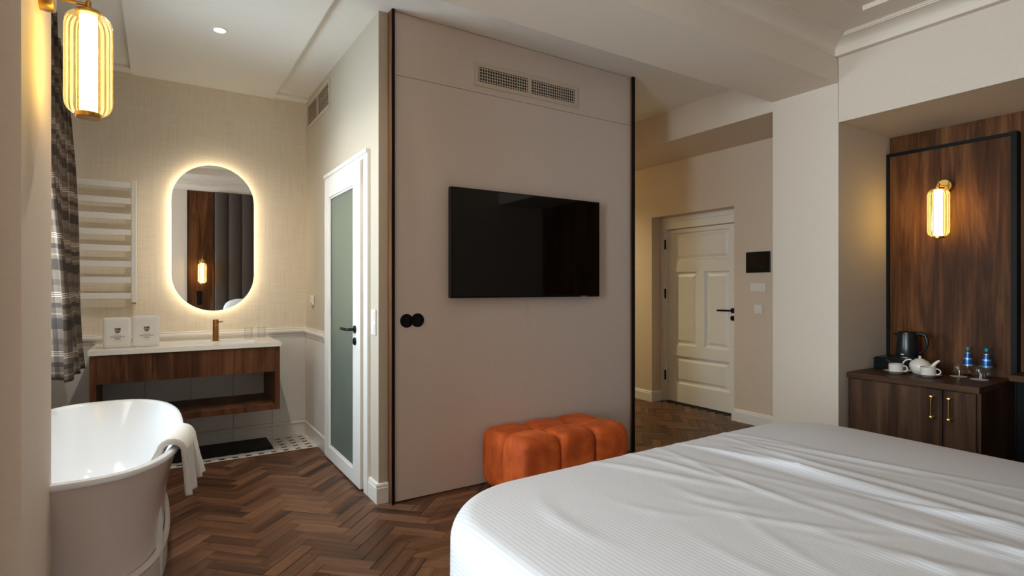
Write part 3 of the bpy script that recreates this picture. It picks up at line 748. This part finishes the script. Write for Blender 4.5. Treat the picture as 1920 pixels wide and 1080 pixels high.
def text_mesh(body, size):
    cu = bpy.data.curves.new('lettering', 'FONT'); cu.body = body; cu.size = size; cu.align_x = 'CENTER'; cu.align_y = 'CENTER'
    ob = bpy.data.objects.new('lettering', cu); COL.objects.link(ob)
    bpy.context.view_layer.update()
    me = bpy.data.meshes.new_from_object(ob.evaluated_get(bpy.context.evaluated_depsgraph_get()))
    bpy.data.objects.remove(ob); return me
def puff(x0, x1, y0, y1, z0, z1, e=6.0, n=20):
    """superquadric slab filling a box, with softly rounded edges"""
    cx, cy_, cz = (x0 + x1) / 2, (y0 + y1) / 2, (z0 + z1) / 2; a, b, c = (x1 - x0) / 2, (y1 - y0) / 2, (z1 - z0) / 2
    vs, fs = [], []; k = 2.0 / e
    sp = lambda t: math.copysign(abs(t) ** k, t)
    for i in range(n + 1):
        ph = -PI / 2 + PI * i / n
        for j in range(2 * n):
            th = 2 * PI * j / (2 * n) + PI / (2 * n)
            vs.append((cx + a * sp(math.cos(ph)) * sp(math.cos(th)), cy_ + b * sp(math.cos(ph)) * sp(math.sin(th)), cz + c * sp(math.sin(ph))))
    m = 2 * n
    for i in range(n):
        for j in range(m):
            q = (j + 1) % m; fs.append((i * m + j, i * m + q, (i + 1) * m + q, (i + 1) * m + j))
    return vs, fs
def cubepuff(x0, x1, y0, y1, z0, z1, e=6.0, n=10, flatbottom=False):
    """cube sphere pushed to a superellipsoid: even quads, soft edges"""
    cx, cy_, cz = (x0 + x1) / 2, (y0 + y1) / 2, (z0 + z1) / 2; h = ((x1 - x0) / 2, (y1 - y0) / 2, (z1 - z0) / 2)
    b = B()
    for ax in range(3):
        for sg in (-1, 1):
            def fn(u, v, ax=ax, sg=sg):
                p = [0, 0, 0]; p[ax] = sg; p[(ax + 1) % 3] = math.tan((2 * u - 1) * PI / 4) ; p[(ax + 2) % 3] = math.tan((2 * v - 1) * PI / 4)
                s = (abs(p[0]) ** e + abs(p[1]) ** e + abs(p[2]) ** e) ** (1 / e)
                return (cx + h[0] * p[0] / s, cy_ + h[1] * p[1] / s, cz + h[2] * p[2] / s)
            b.grid(n, n, fn)
    return b
def weld(o, d=0.0004):
    bm = bmesh.new(); bm.from_mesh(o.data); bmesh.ops.remove_doubles(bm, verts=bm.verts, dist=d); bmesh.ops.recalc_face_normals(bm, faces=bm.faces)
    for f in bm.faces: f.smooth = True
    bm.to_mesh(o.data); bm.free(); return o

def folded_towel(label, x0, x1, y, z, h):
    t = thing('folded_towel', label, 'towel', ((x0 + x1) / 2, y, z), 0, 'folded towels on the vanity')
    for k in range(3):
        inset = 0.0 if k == 0 else 0.004 * k
        weld(cubepuff(x0 + inset, x1 - inset, y + k * 0.026, y + k * 0.026 + 0.028, z, z + h - 0.005 * k, 15.0, 12).build('fold', 'towel', t))
    cx = (x0 + x1) / 2 + 0.004
    yf = y - 0.0012
    sh = [(-0.017, 0.018), (0.017, 0.018), (0.017, 0.0), (0.012, -0.012), (0, -0.02), (-0.012, -0.012), (-0.017, 0.0)]
    zc = z + h * 0.57
    for (p0, p1, q0, q1, mm) in ((-0.017, 0.0, 0.002, 0.018, 'inkgold'), (0.0005, 0.017, 0.002, 0.018, 'crestdark')):
        B().prism([(cx + p0, zc + q0), (cx + p1, zc + q0), (cx + p1, zc + q1), (cx + p0, zc + q1)], 'y', yf, yf + 0.002).build('crest', mm, t)
    B().prism([(cx + p, zc + q) for p, q in ((-0.017, -0.001), (0.017, -0.001), (0.012, -0.013), (0, -0.02), (-0.012, -0.013))], 'y', yf, yf + 0.002).build('crest', 'inkgold', t)
    for txt, s, zz in (('HOTEL & SPA', 0.007, 0.425), ('SINGLEWICA', 0.0145, 0.365), ('PARK', 0.0145, 0.30), ('* * * * *', 0.012, 0.225)):
        me = text_mesh(txt, s); me.materials.clear(); me.materials.append(MAT['ink'])
        o = bpy.data.objects.new('lettering', me); COL.objects.link(o); o.parent = t
        o.rotation_euler = (PI / 2, 0, 0); o.location = (cx - (x0 + x1) / 2, -0.0016, h * zz)
folded_towel('folded white towel with printed crest nearest the curtain', -0.318, -0.157, 4.75, 0.880, 0.212)
folded_towel('folded white towel with printed crest nearest the tap', -0.150, 0.014, 4.752, 0.880, 0.222)

# floor mat
mat_ = B().box(-0.02, 4.79, 0.003, 0.785, 5.12, 0.026)
tag(mat_.build('bath_mat', 'black', bevel=0.006, loc=(0.38, 4.95, 0.003)), 'black rectangular mat on the floor below the vanity', 'mat')

# thermostat and switches
def plate(nm, label, axis, wall, a0, a1, z0, z1, rockers, horizontal=True):
    P = (lambda a, d, z: (a, wall - d, z)) if axis == 'y' else (lambda a, d, z: (wall - d, a, z))
    t = thing(nm, label, 'switch', P((a0 + a1) / 2, 0, z0))
    B().box(*P(a0, 0, z0), *P(a1, 0.009, z1)).build('frame', 'switch', t, bevel=0.002)
    for k in range(rockers):
        if horizontal:
            q0 = a0 + (a1 - a0) * k / rockers + 0.012; q1 = a0 + (a1 - a0) * (k + 1) / rockers - 0.012; y0, y1 = z0 + 0.013, z1 - 0.013
        else:
            q0, q1 = a0 + 0.013, a1 - 0.013; y0 = z0 + (z1 - z0) * k / rockers + 0.012; y1 = z0 + (z1 - z0) * (k + 1) / rockers - 0.012
        B().box(*P(q0, 0.009, y0), *P(q1, 0.0125, y1)).build('rocker', 'switch', t, bevel=0.001)
    return t
plate('light_switch', 'white tall double switch beside the glazed door', 'x', XD, 3.285, 3.366, 1.012, 1.166, 2, False)
plate('light_switch', 'white double switch below the black wall panel', 'x', XR, 3.066, 3.222, 1.262, 1.346, 2)
plate('light_switch', 'white single switch lowest beside the pillar', 'x', XR, 3.096, 3.179, 1.060, 1.143, 1)
th = thing('thermostat', 'small white thermostat in the bathroom corner above the rail', 'thermostat', (XD, 4.91, 1.16))
B().box(XD - 0.018, 4.865, 1.155, XD, 4.955, 1.235).build('housing', 'switch', th, bevel=0.003)
B().box(XD - 0.0195, 4.875, 1.185, XD - 0.018, 4.945, 1.228).build('display', 'paper', th)
B().box(XD - 0.0205, 4.885, 1.165, XD - 0.018, 4.90, 1.172).build('button', 'grout', th)
B().box(XD - 0.0205, 4.915, 1.165, XD - 0.018, 4.93, 1.172).build('button', 'grout', th)
ip = thing('intercom_panel', 'black rectangular touch panel on the hall wall by the pillar', 'control panel', (XR, 3.14, 1.443))
B().box(XR - 0.012, 3.016, 1.445, XR, 3.264, 1.642).build('housing', 'blackmetal', ip, bevel=0.002)
B().box(XR - 0.0135, 3.06, 1.485, XR - 0.012, 3.225, 1.605).build('display', 'screen', ip)

# ------------------------------------------------------------------ curtain
def cur(u, v):
    y = 3.98 + 0.89 * u
    fold = math.sin(u * 2 * PI * 6.2 + 0.5) * (0.035 + 0.012 * (1 - v)) + 0.012 * math.sin(u * 31 + v * 3)
    x = -0.565 + 0.10 * (1 - v) ** 1.3 + fold + 0.01 * math.sin(v * 7 + u * 4)
    return (x, y + 0.012 * math.cos(u * 2 * PI * 6.2 + 0.5), 0.765 + (ZC - 0.016 - 0.765) * v + 0.012 * math.sin(u * 20) * (1 - v))
cu_ = thing('curtain', 'brown and cream plaid curtain hanging beside the bathtub', 'curtain', (-0.55, 4.42, 0.765))
B().grid(150, 60, cur, lambda u, v: (u * 1.75, v * 2.2)).build('cloth', 'plaid', cu_, smooth=True, solid=0.003)
B().box(-0.60, 3.2, ZC - 0.016, -0.555, 5.06, ZC).build('ceiling_rail', 'white', cu_)

# ------------------------------------------------------------------ bathtub
TCX, TCY = -0.268, 3.385
def ell(sx, sy, z, n=72, e=2.75):
    r = []
    for i in range(n):
        a = 2 * PI * i / n; c, s = math.cos(a), math.sin(a)
        r.append((TCX + sx * math.copysign(abs(c) ** (2 / e), c), TCY + sy * math.copysign(abs(s) ** (2 / e), s), z))
    return r
tub = thing('bathtub', 'freestanding flared bathtub, greige outside and glossy white inside', 'bathtub', (TCX, TCY, 0))
B().rings([ell(0.312, 0.765, 0.0), ell(0.309, 0.76, 0.125)], cap0=True, cap1=False).build('plinth', 'tubout', tub, smooth=True)
B().rings([ell(0.300, 0.75, 0.125), ell(0.318, 0.772, 0.128), ell(0.323, 0.778, 0.138), ell(0.318, 0.772, 0.148), ell(0.302, 0.752, 0.152)], False, False).build('base_moulding', 'tubout', tub, smooth=True)
B().rings([ell(0.298, 0.748, 0.148), ell(0.299, 0.752, 0.20), ell(0.303, 0.760, 0.27), ell(0.311, 0.773, 0.35), ell(0.325, 0.792, 0.43), ell(0.346, 0.817, 0.51), ell(0.366, 0.845, 0.58)], False, False).build('outer_shell', 'tubout', tub, smooth=True)
B().rings([ell(0.362, 0.838, 0.578), ell(0.376, 0.853, 0.574), ell(0.384, 0.862, 0.580), ell(0.386, 0.864, 0.590), ell(0.382, 0.860, 0.599), ell(0.370, 0.846, 0.603), ell(0.358, 0.832, 0.600), ell(0.352, 0.824, 0.590)], False, False).build('rolled_rim', 'acrylic', tub, smooth=True)
B().rings([ell(0.352, 0.824, 0.590), ell(0.338, 0.80, 0.54), ell(0.315, 0.765, 0.46), ell(0.292, 0.725, 0.36), ell(0.275, 0.69, 0.27), ell(0.25, 0.64, 0.20), ell(0.19, 0.55, 0.17)], False, True).build('inner_basin', 'acrylic', tub, smooth=True)

# hand towel over the rim
def rim_at(a, e=2.75):
    c, s = math.cos(a), math.sin(a)
    p = Vector((TCX + 0.37 * math.copysign(abs(c) ** (2 / e), c), TCY + 0.846 * math.copysign(abs(s) ** (2 / e), s), 0.6)); return p
ht = thing('hand_towel', 'white hand towel draped over the rim of the bathtub', 'towel', (0.07, 3.0, 0.35))
def drape(a0, a1, drop_in, drop_out, lift, seed, lean, flare):
    prof = []
    def fn(u, v):
        a = a0 + (a1 - a0) * u
        p = rim_at(a); q = rim_at(a + 0.02) - rim_at(a - 0.02); nrm = Vector((q.y, -q.x, 0)).normalized()
        L = drop_in + 0.06 + drop_out; s = v * L
        wob = 0.006 * math.sin(u * 9 + seed) + 0.004 * math.sin(u * 17 + seed * 2)
        R = 0.026 + lift
        if s < drop_in:
            t = 1 - s / drop_in; d = -R - 0.06 * t; z = 0.600 - drop_in * t * 0.9
        elif s < drop_in + 0.06:
            g = PI * (1 - (s - drop_in) / 0.06); d = R * math.cos(g); z = 0.600 + (R * 0.75) * math.sin(g) 
        else:
            t = (s - drop_in - 0.06); d = R + 0.004 + flare * t + wob * t * 5; z = 0.600 - t
            p = p + q.normalized() * (lean * t)
        return tuple(p + nrm * d + Vector((0, 0, z - 0.6)))
    return B().grid(24, 44, fn)
drape(-0.61, -0.40, 0.13, 0.21, 0.018, 1.0, 0.02, 0.05).build('front_fold', 'towel', ht, smooth=True, solid=0.026)
drape(-0.42, -0.20, 0.11, 0.18, 0.020, 2.7, 0.10, 0.20).build('rear_fold', 'towel', ht, smooth=True, solid=0.022)

o = B().lathe([(0.0, 0), (0.040, 0), (0.044, 0.02), (0.046, 0.15), (0.044, 0.27), (0.036, 0.325), (0.02, 0.342), (0.0, 0.345)], (-0.022, 2.95, 0), 40).build('side_foot', 'acrylic', tub, smooth=True)
o['label'] = 'white rounded foot piece against the bathtub side'

# ------------------------------------------------------------------ ottoman
ot = thing('ottoman', 'orange velvet tufted ottoman against the television wall', 'ottoman', (2.225, 2.935, 0))
ox = [1.80, 2.085, 2.365, 2.65]; oy = [2.685, 2.93, 3.18]
for i in range(3):
    for j in range(2):
        o = cubepuff(ox[i] - 0.012, ox[i + 1] + 0.012, oy[j] - 0.012, oy[j + 1] + 0.012, 0.006, 0.405 - 0.012 * j, 4.9, 18).build('tufted_cushion', 'velvet', ot)
        weld(o, 0.0005)
B().box(1.84, 2.73, 0.0, 2.61, 3.14, 0.05).build('base_board', 'black', ot)

# ------------------------------------------------------------------ bed
BX0, BX1, BYF, BYH, BZ = 0.735, 3.02, 1.775, -0.33, 0.585
bed = thing('bed', 'wide double bed with white mattress in the foreground', 'bed', ((BX0 + BX1) / 2, 0.7, 0))
B().box(BX0 + 0.06, BYH, 0.10, BX1 - 0.06, BYF - 0.08, 0.30).build('bed_base', 'headboard', bed, bevel=0.02)
for x in (BX0 + 0.07, (BX0 + BX1) / 2 + 0.01):
    cubepuff(x, x + (BX1 - BX0) / 2 - 0.08, BYH, BYF - 0.07, 0.30, BZ - 0.012, 14, 8).build('mattress', 'pillow', bed, smooth=True)
for x in (BX0 + 0.15, BX1 - 0.2):
    for y in (BYH + 0.1, BYF - 0.25):
        B().lathe([(0.03, 0), (0.03, 0.10)], (x, y, 0), 16).build('leg', 'black', bed, smooth=True)

RC, RS = 0.30, 0.075       # plan corner radius, shoulder radius
rg = random.Random(3)
WR = []                     # wrinkles: (x, y, angle, half length, half width, height)
for k in range(26):
    WR.append((rg.uniform(1.0, 1.95), rg.uniform(-0.2, 1.6), math.radians(rg.uniform(70, 125)), rg.uniform(0.15, 0.45), rg.uniform(0.012, 0.03), rg.uniform(0.002, 0.006)))
for k in range(14):
    WR.append((rg.uniform(1.7, 2.4), rg.uniform(0.2, 1.5), math.radians(rg.uniform(80, 105)), rg.uniform(0.25, 0.6), rg.uniform(0.012, 0.022), rg.uniform(0.003, 0.008)))
def wrk(x, y):
    h = 0.0
    for wx, wy, an, hl, hw, ht_ in WR:
        dx, dy = x - wx, y - wy; c, s = math.cos(an), math.sin(an)
        t = dx * c + dy * s; p = -dx * s + dy * c + 0.04 * (t / hl) ** 2
        if abs(t) < hl * 1.6 and abs(p) < hw * 3:
            h += ht_ * math.exp(-(t / hl) ** 2 * 1.6) * math.exp(-(p / hw) ** 2)
    # fold where the two mattresses meet
    xc = 2.0 + 0.03 * math.sin(y * 2.3) + 0.02 * y
    fade = max(0.0, min(1.0, (1.62 - y) / 0.35))
    h += fade * (0.011 * math.exp(-((x - xc) / 0.04) ** 2) - 0.004 * math.exp(-((x - xc + 0.075) / 0.03) ** 2) + 0.007 * math.exp(-((x - xc - 0.10) / 0.03) ** 2))
    return h
def sheet(u, v):
    # flat cloth point, then folded over the rounded edge of the bed
    X = (BX0 - 0.52) + (BX1 - BX0 + 1.04) * u; Y = (BYH) + (BYF - BYH + 0.52) * v
    ix0, ix1, iy1 = BX0 + RS + RC, BX1 - RS - RC, BYF - RS - RC
    qx = min(max(X, ix0), ix1); qy = min(Y, iy1)
    dx, dy = X - qx, Y - qy; d = math.hypot(dx, dy) - RC
    crown = 0.035 * (1 - ((X - (BX0 + BX1) / 2) / ((BX1 - BX0) / 2)) ** 4) if BX0 < X < BX1 else 0.0
    if Y > 1.2: crown *= max(0.0, 1 - ((Y - 1.2) / (BYF - 1.2)) ** 3) if Y < BYF else 0
    if d <= 0: return (X, Y, BZ + crown + wrk(X, Y))
    n = Vector((dx, dy)).normalized(); bx, by = qx + n.x * RC, qy + n.y * RC
    a = d / RS
    if a < PI / 2: return (bx + n.x * RS * math.sin(a), by + n.y * RS * math.sin(a), BZ - RS * (1 - math.cos(a)) + crown * math.cos(a) + wrk(X, Y) * math.cos(a))
    dr = d - RS * PI / 2; ar = math.atan2(n.y, n.x) if n.length else 0
    per = (bx * 1.0 + by * 1.0)
    ripple = 0.010 * math.sin(per * 15 + ar * 3) * min(1, dr / 0.25)
    return (bx + n.x * (RS + ripple + 0.02 * dr), by + n.y * (RS + ripple + 0.02 * dr), max(0.07, BZ - RS - dr))
sh = B().grid(300, 250, sheet, lambda u, v: (u * (BX1 - BX0 + 1.04), v * (BYF - BYH + 0.52)))
tag(sh.build('bed_sheet', 'satin', smooth=True, loc=((BX0 + BX1) / 2, 0.7, 0.1)), 'white satin striped sheet stretched over the wide bed', 'sheet')
sh_o = bpy.data.objects['bed_sheet']
for p in sh_o.data.polygons: p.use_smooth = True

# headboard, pillows and the panel behind the camera, seen in the oval mirror
hb = thing('headboard', 'tall taupe channel upholstered headboard reflected in the mirror', 'headboard', (1.9, -0.45, 0))
for k in range(11):
    x0 = 0.82 + k * 0.205
    if x0 < 3.05:
        prof = [(x0 + 0.001, -0.445)] + [(x0 + 0.1025 - 0.1015 * math.cos(PI * q / 12), -0.405 + 0.045 * math.sin(PI * q / 12) ** 0.6) for q in range(13)] + [(x0 + 0.204, -0.445)]
        B().prism(prof, 'z', 0.05, 2.925).build('channel', 'headboard', hb, smooth=True)
wp = thing('bedside_panel', 'dark oak bedside wall panel reflected in the mirror', 'wall panel', (0.62, -0.45, 0))
B().box(0.43, -0.45, 0, 0.81, -0.43, 2.925).build('wood_panel', 'wood', wp)
B().box(0.418, -0.45, 0, 0.43, -0.425, 2.925).build('edge_strip', 'black', wp)
B().box(0.81, -0.45, 0, 0.82, -0.40, 2.925).build('edge_strip', 'black', wp)
B().box(0.555, -0.43, 1.02, 0.63, -0.422, 1.25).build('socket_plate', 'black', wp, bevel=0.002)
for lab, x in (('white pillow propped at the headboard on the near side', 1.28), ('white pillow propped at the headboard on the far side', 2.45)):
    t = thing('pillow', lab, 'pillow', (x, -0.16, 0.63), 0, 'white pillows on the bed')
    o = weld(cubepuff(-0.35, 0.35, -0.09, 0.09, 0.0, 0.50, 3.0, 14).build('pillow_case', 'pillow', t, world=False)); o.rotation_euler = (math.radians(14), 0, 0)

# ------------------------------------------------------------------ right niche: panel, cabinet, desk and tea things
pn = thing('niche_panel', 'black framed dark oak panel behind the kettle', 'wall panel', (XN, 1.68, 0))
PX = 4.79
B().box(PX, 1.305, 0.0, XN, 2.055, 2.325).build('wood_panel', 'wood', pn)
B().box(PX - 0.012, 1.305, 2.315, XN, 2.057, 2.338).build('frame_strip', 'black', pn)
B().box(PX - 0.012, 2.036, 0.0, XN, 2.057, 2.315).build('frame_strip', 'black', pn)
B().box(PX - 0.030, 1.275, 0.0, XN, 1.305, 2.338).build('frame_strip', 'black', pn)
cb = thing('minibar_cabinet', 'dark smoked oak two door cabinet under the tea things', 'cabinet', (4.47, 1.67, 0))
CY0, CY1, CX0, CX1 = 1.285, 2.045, 4.16, 4.757
B().box(CX0 + 0.022, CY0, 0.0, CX1, CY1, 0.662).build('body', 'woodcab', cb)
B().box(CX0 - 0.004, CY0, 0.664, CX1, CY1, 0.70).build('cabinet_top', 'woodh', cb, bevel=0.001, seg=1)
def bar_handle(par, y, z0, z1):
    b = B(); x = CX0
    b.tube([(x - 0.030, y, z0 + 0.006), (x - 0.030, y, z1 - 0.006)], 0.0048, 12)
    for z in (z0 + 0.012, z1 - 0.012):
        b.lathe([(0.009, 0), (0.009, -0.004), (0.005, -0.008), (0.005, -0.024), (0.009, -0.026), (0.009, -0.036), (0.0, -0.038)], (x, y, z), 16, 'x')
    b.build('handle', 'brass', par, smooth=True)
for (a, b_, hy) in ((1.472, CY1 - 0.02, 1.523), (CY0 + 0.018, 1.468, 1.430)):
    dd = B().box(CX0, a, 0.05, CX0 + 0.02, b_, 0.656).build('door', 'woodcab', cb, bevel=0.001, seg=1)
    bar_handle(dd, hy, 0.468, 0.622)
ds = thing('desk_shelf', 'dark wooden desk shelf at the right edge of the photo', 'desk', (4.7, 0.5, 0.703))
B().box(4.60, -0.3, 0.703, XN, 1.270, 0.743).build('desk_top', 'woodh', ds, bevel=0.001, seg=1)
B().box(4.62, -0.3, 0.0, XN, -0.26, 0.703).build('desk_side', 'woodcab', ds)
B().box(4.76, -0.26, 0.0, XN, 1.272, 0.703).build('desk_shade_board', 'black', ds)  # black board painted in place of the shaded void below the desk

tr = thing('tea_box', 'low black tea box under the kettle', 'box', (4.64, 1.93, 0.70))
B().box(4.515, 1.80, 0.70, 4.757, 2.03, 0.782).build('box_body', 'black', tr, bevel=0.004)
B().box(4.523, 1.81, 0.782, 4.75, 2.02, 0.789).build('box_lid', 'kettle', tr, bevel=0.002)

kt = thing('electric_kettle', 'black electric kettle standing on the tea box', 'kettle', (4.62, 1.85, 0.789))
prof = [(0.0, 0.018), (0.072, 0.018), (0.074, 0.024), (0.070, 0.09), (0.063, 0.165), (0.060, 0.178)]
B().lathe(prof, (0, 0, 0), 44).build('body', 'kettle', kt, smooth=True, world=False)
B().lathe([(0.0, 0.0), (0.076, 0.0), (0.077, 0.006), (0.074, 0.016), (0.0, 0.016)], (0, 0, 0), 44).build('power_base', 'kettle', kt, smooth=True, world=False)
B().lathe([(0.061, 0.178), (0.061, 0.186), (0.055, 0.192), (0.020, 0.195), (0, 0.196)], (0, 0, 0), 40).build('lid', 'kettle', kt, smooth=True, world=False)
B().rings([[(0.0, 0.050, 0.135), (0.012, 0.052, 0.15), (0.018, 0.050, 0.176), (-0.018, 0.050, 0.176), (-0.012, 0.052, 0.15)], [(0.0, 0.068, 0.158), (0.004, 0.080, 0.165), (0.006, 0.092, 0.178), (-0.006, 0.092, 0.178), (-0.004, 0.080, 0.165)]]).build('spout', 'kettle', kt, smooth=True, world=False)
B().tube([(0, -0.055, 0.176), (0, -0.085, 0.182), (0, -0.112, 0.172), (0, -0.124, 0.14), (0, -0.124, 0.10), (0, -0.112, 0.07), (0, -0.088, 0.048), (0, -0.068, 0.038)], [0.012, 0.013, 0.013, 0.011, 0.010, 0.009, 0.008, 0.008], 14).build('handle', 'kettle', kt, smooth=True, world=False)
B().box(-0.077, -0.01, 0.026, -0.070, 0.01, 0.034).build('switch_window', 'silver', kt, world=False)

def saucer(label, loc):
    t = thing('saucer', label, 'saucer', loc, 0, 'cream saucers on the cabinet')
    B().lathe([(0.0, 0.0), (0.036, 0.0), (0.040, 0.003), (0.058, 0.010), (0.074, 0.016), (0.0745, 0.018), (0.056, 0.013), (0.036, 0.006), (0.0, 0.006)], (0, 0, 0), 44).build('plate', 'china', t, smooth=True, world=False)
    B().lathe([(0.074, 0.0158), (0.0752, 0.0165), (0.0745, 0.0182)], (0, 0, 0), 44, cap=False).build('rim_line', 'ink', t, smooth=True, world=False)
def cup(label, loc, rot):
    t = thing('teacup', label, 'cup', loc, rot, 'cream teacups on saucers')
    B().lathe([(0.0, 0.0), (0.034, 0.0), (0.040, 0.004), (0.043, 0.016), (0.0435, 0.060), (0.0425, 0.061), (0.041, 0.060), (0.0395, 0.016), (0.034, 0.007), (0.0, 0.006)], (0, 0, 0), 44).build('bowl', 'china', t, smooth=True, world=False)
    B().lathe([(0.0437, 0.0595), (0.0437, 0.0612), (0.041, 0.0612)], (0, 0, 0), 44, cap=False).build('rim_line', 'inkgold', t, smooth=True, world=False)
    B().tube([(0.041, 0, 0.050)] + [(0.046 + 0.021 * math.sin(PI * k / 8), 0, 0.032 + 0.019 * math.cos(PI * k / 8)) for k in range(9)] + [(0.041, 0, 0.014)], 0.0042, 10).build('handle', 'china', t, smooth=True, world=False)
saucer('cream saucer nearest the tea box', (4.375, 1.822, 0.70)); cup('cream teacup in front of the tea box', (4.375, 1.822, 0.7065), math.radians(-75))
saucer('cream saucer in front of the teapot', (4.385, 1.632, 0.70)); cup('cream teacup in front of the teapot', (4.385, 1.632, 0.7065), math.radians(-75))
sp_ = thing('teaspoon', 'small steel teaspoon lying in the saucer nearest the tea box', 'spoon', (4.40, 1.86, 0.72))
B().tube([(4.415, 1.800, 0.722), (4.43, 1.86, 0.752), (4.44, 1.895, 0.775)], 0.0028, 8, 0.5).build('stem', 'chrome', sp_, smooth=True)
B().tube([(4.44, 1.890, 0.773), (4.445, 1.905, 0.779), (4.45, 1.92, 0.781)], [0.004, 0.009, 0.004], 10, 0.35).build('bowl', 'chrome', sp_, smooth=True)

pt = thing('teapot', 'round cream teapot behind the teacups', 'teapot', (4.495, 1.722, 0.70), math.radians(-80))
B().lathe([(0.0, 0.0), (0.036, 0.0), (0.046, 0.006), (0.060, 0.030), (0.064, 0.052), (0.060, 0.074), (0.046, 0.092), (0.030, 0.099), (0.029, 0.100)], (0, 0, 0), 44).build('body', 'china', pt, smooth=True, world=False)
ld_ = B().lathe([(0.030, 0.100), (0.024, 0.105), (0.008, 0.108), (0.007, 0.112), (0.0095, 0.117), (0.0095, 0.123), (0.006, 0.126), (0.0, 0.126)], (0, 0, 0), 36).build('lid', 'china', pt, smooth=True, world=False)
B().tube([(0.052, 0, 0.040), (0.072, 0, 0.058), (0.086, 0, 0.080), (0.102, 0, 0.096), (0.112, 0, 0.102)], [0.019, 0.015, 0.011, 0.008, 0.0075], 16).build('spout', 'china', pt, smooth=True, world=False)
B().tube([(-0.050, 0, 0.092)] + [(-0.056 - 0.044 * math.sin(PI * k / 10), 0, 0.055 + 0.040 * math.cos(PI * k / 10)) for k in range(11)] + [(-0.050, 0, 0.016)], 0.0052, 12).build('handle', 'china', pt, smooth=True, world=False)

def bottle(label, loc):
    t = thing('water_bottle', label, 'bottle', loc, 0, 'small water bottles on the cabinet')
    B().lathe([(0.0, 0.0), (0.028, 0.0), (0.031, 0.004), (0.032, 0.03), (0.031, 0.072), (0.014, 0.158), (0.0115, 0.17), (0.0115, 0.182)], (0, 0, 0), 36).build('bottle_body', 'glass', t, smooth=True, world=False)
    B().lathe([(0.0322, 0.070), (0.0325, 0.072), (0.0160, 0.155), (0.0157, 0.157)], (0, 0, 0), 36, cap=False).build('label_sleeve', 'label', t, smooth=True, world=False)
    for r_, z_ in ((0.0328, 0.070), (0.0166, 0.155), (0.0245, 0.114)):
        B().lathe([(r_, z_ - 0.002), (r_ + 0.0005, z_), (r_, z_ + 0.002)], (0, 0, 0), 36, cap=False).build('label_border', 'silver', t, smooth=True, world=False)
    B().lathe([(0.0145, 0.176), (0.0145, 0.194), (0.0135, 0.196), (0.0, 0.196)], (0, 0, 0), 28).build('cap', 'teal', t, smooth=True, world=False)
bottle('small blue labelled water bottle behind the left upturned glass', (4.69, 1.512, 0.70))
bottle('small blue labelled water bottle nearest the black frame post', (4.69, 1.411, 0.70))
for lab, x, y in (('nearest the teapot', 4.585, 1.530), ('farthest from the teapot', 4.545, 1.405)):
    tag(B().lathe([(0.0, 0.0), (0.047, 0.0), (0.047, 0.0015), (0.0, 0.0015)], (x, y, 0.70), 36).build('paper_coaster', 'paper', loc=(x, y, 0.70)), 'white paper coaster under the upturned glass ' + lab, 'coaster', 'paper coasters on the cabinet')
    tumbler('upturned_glass', 'clear glass standing upside down on a coaster ' + lab, (x, y, 0.7018), 0.037, 0.090, 'upturned glasses on the cabinet', True)
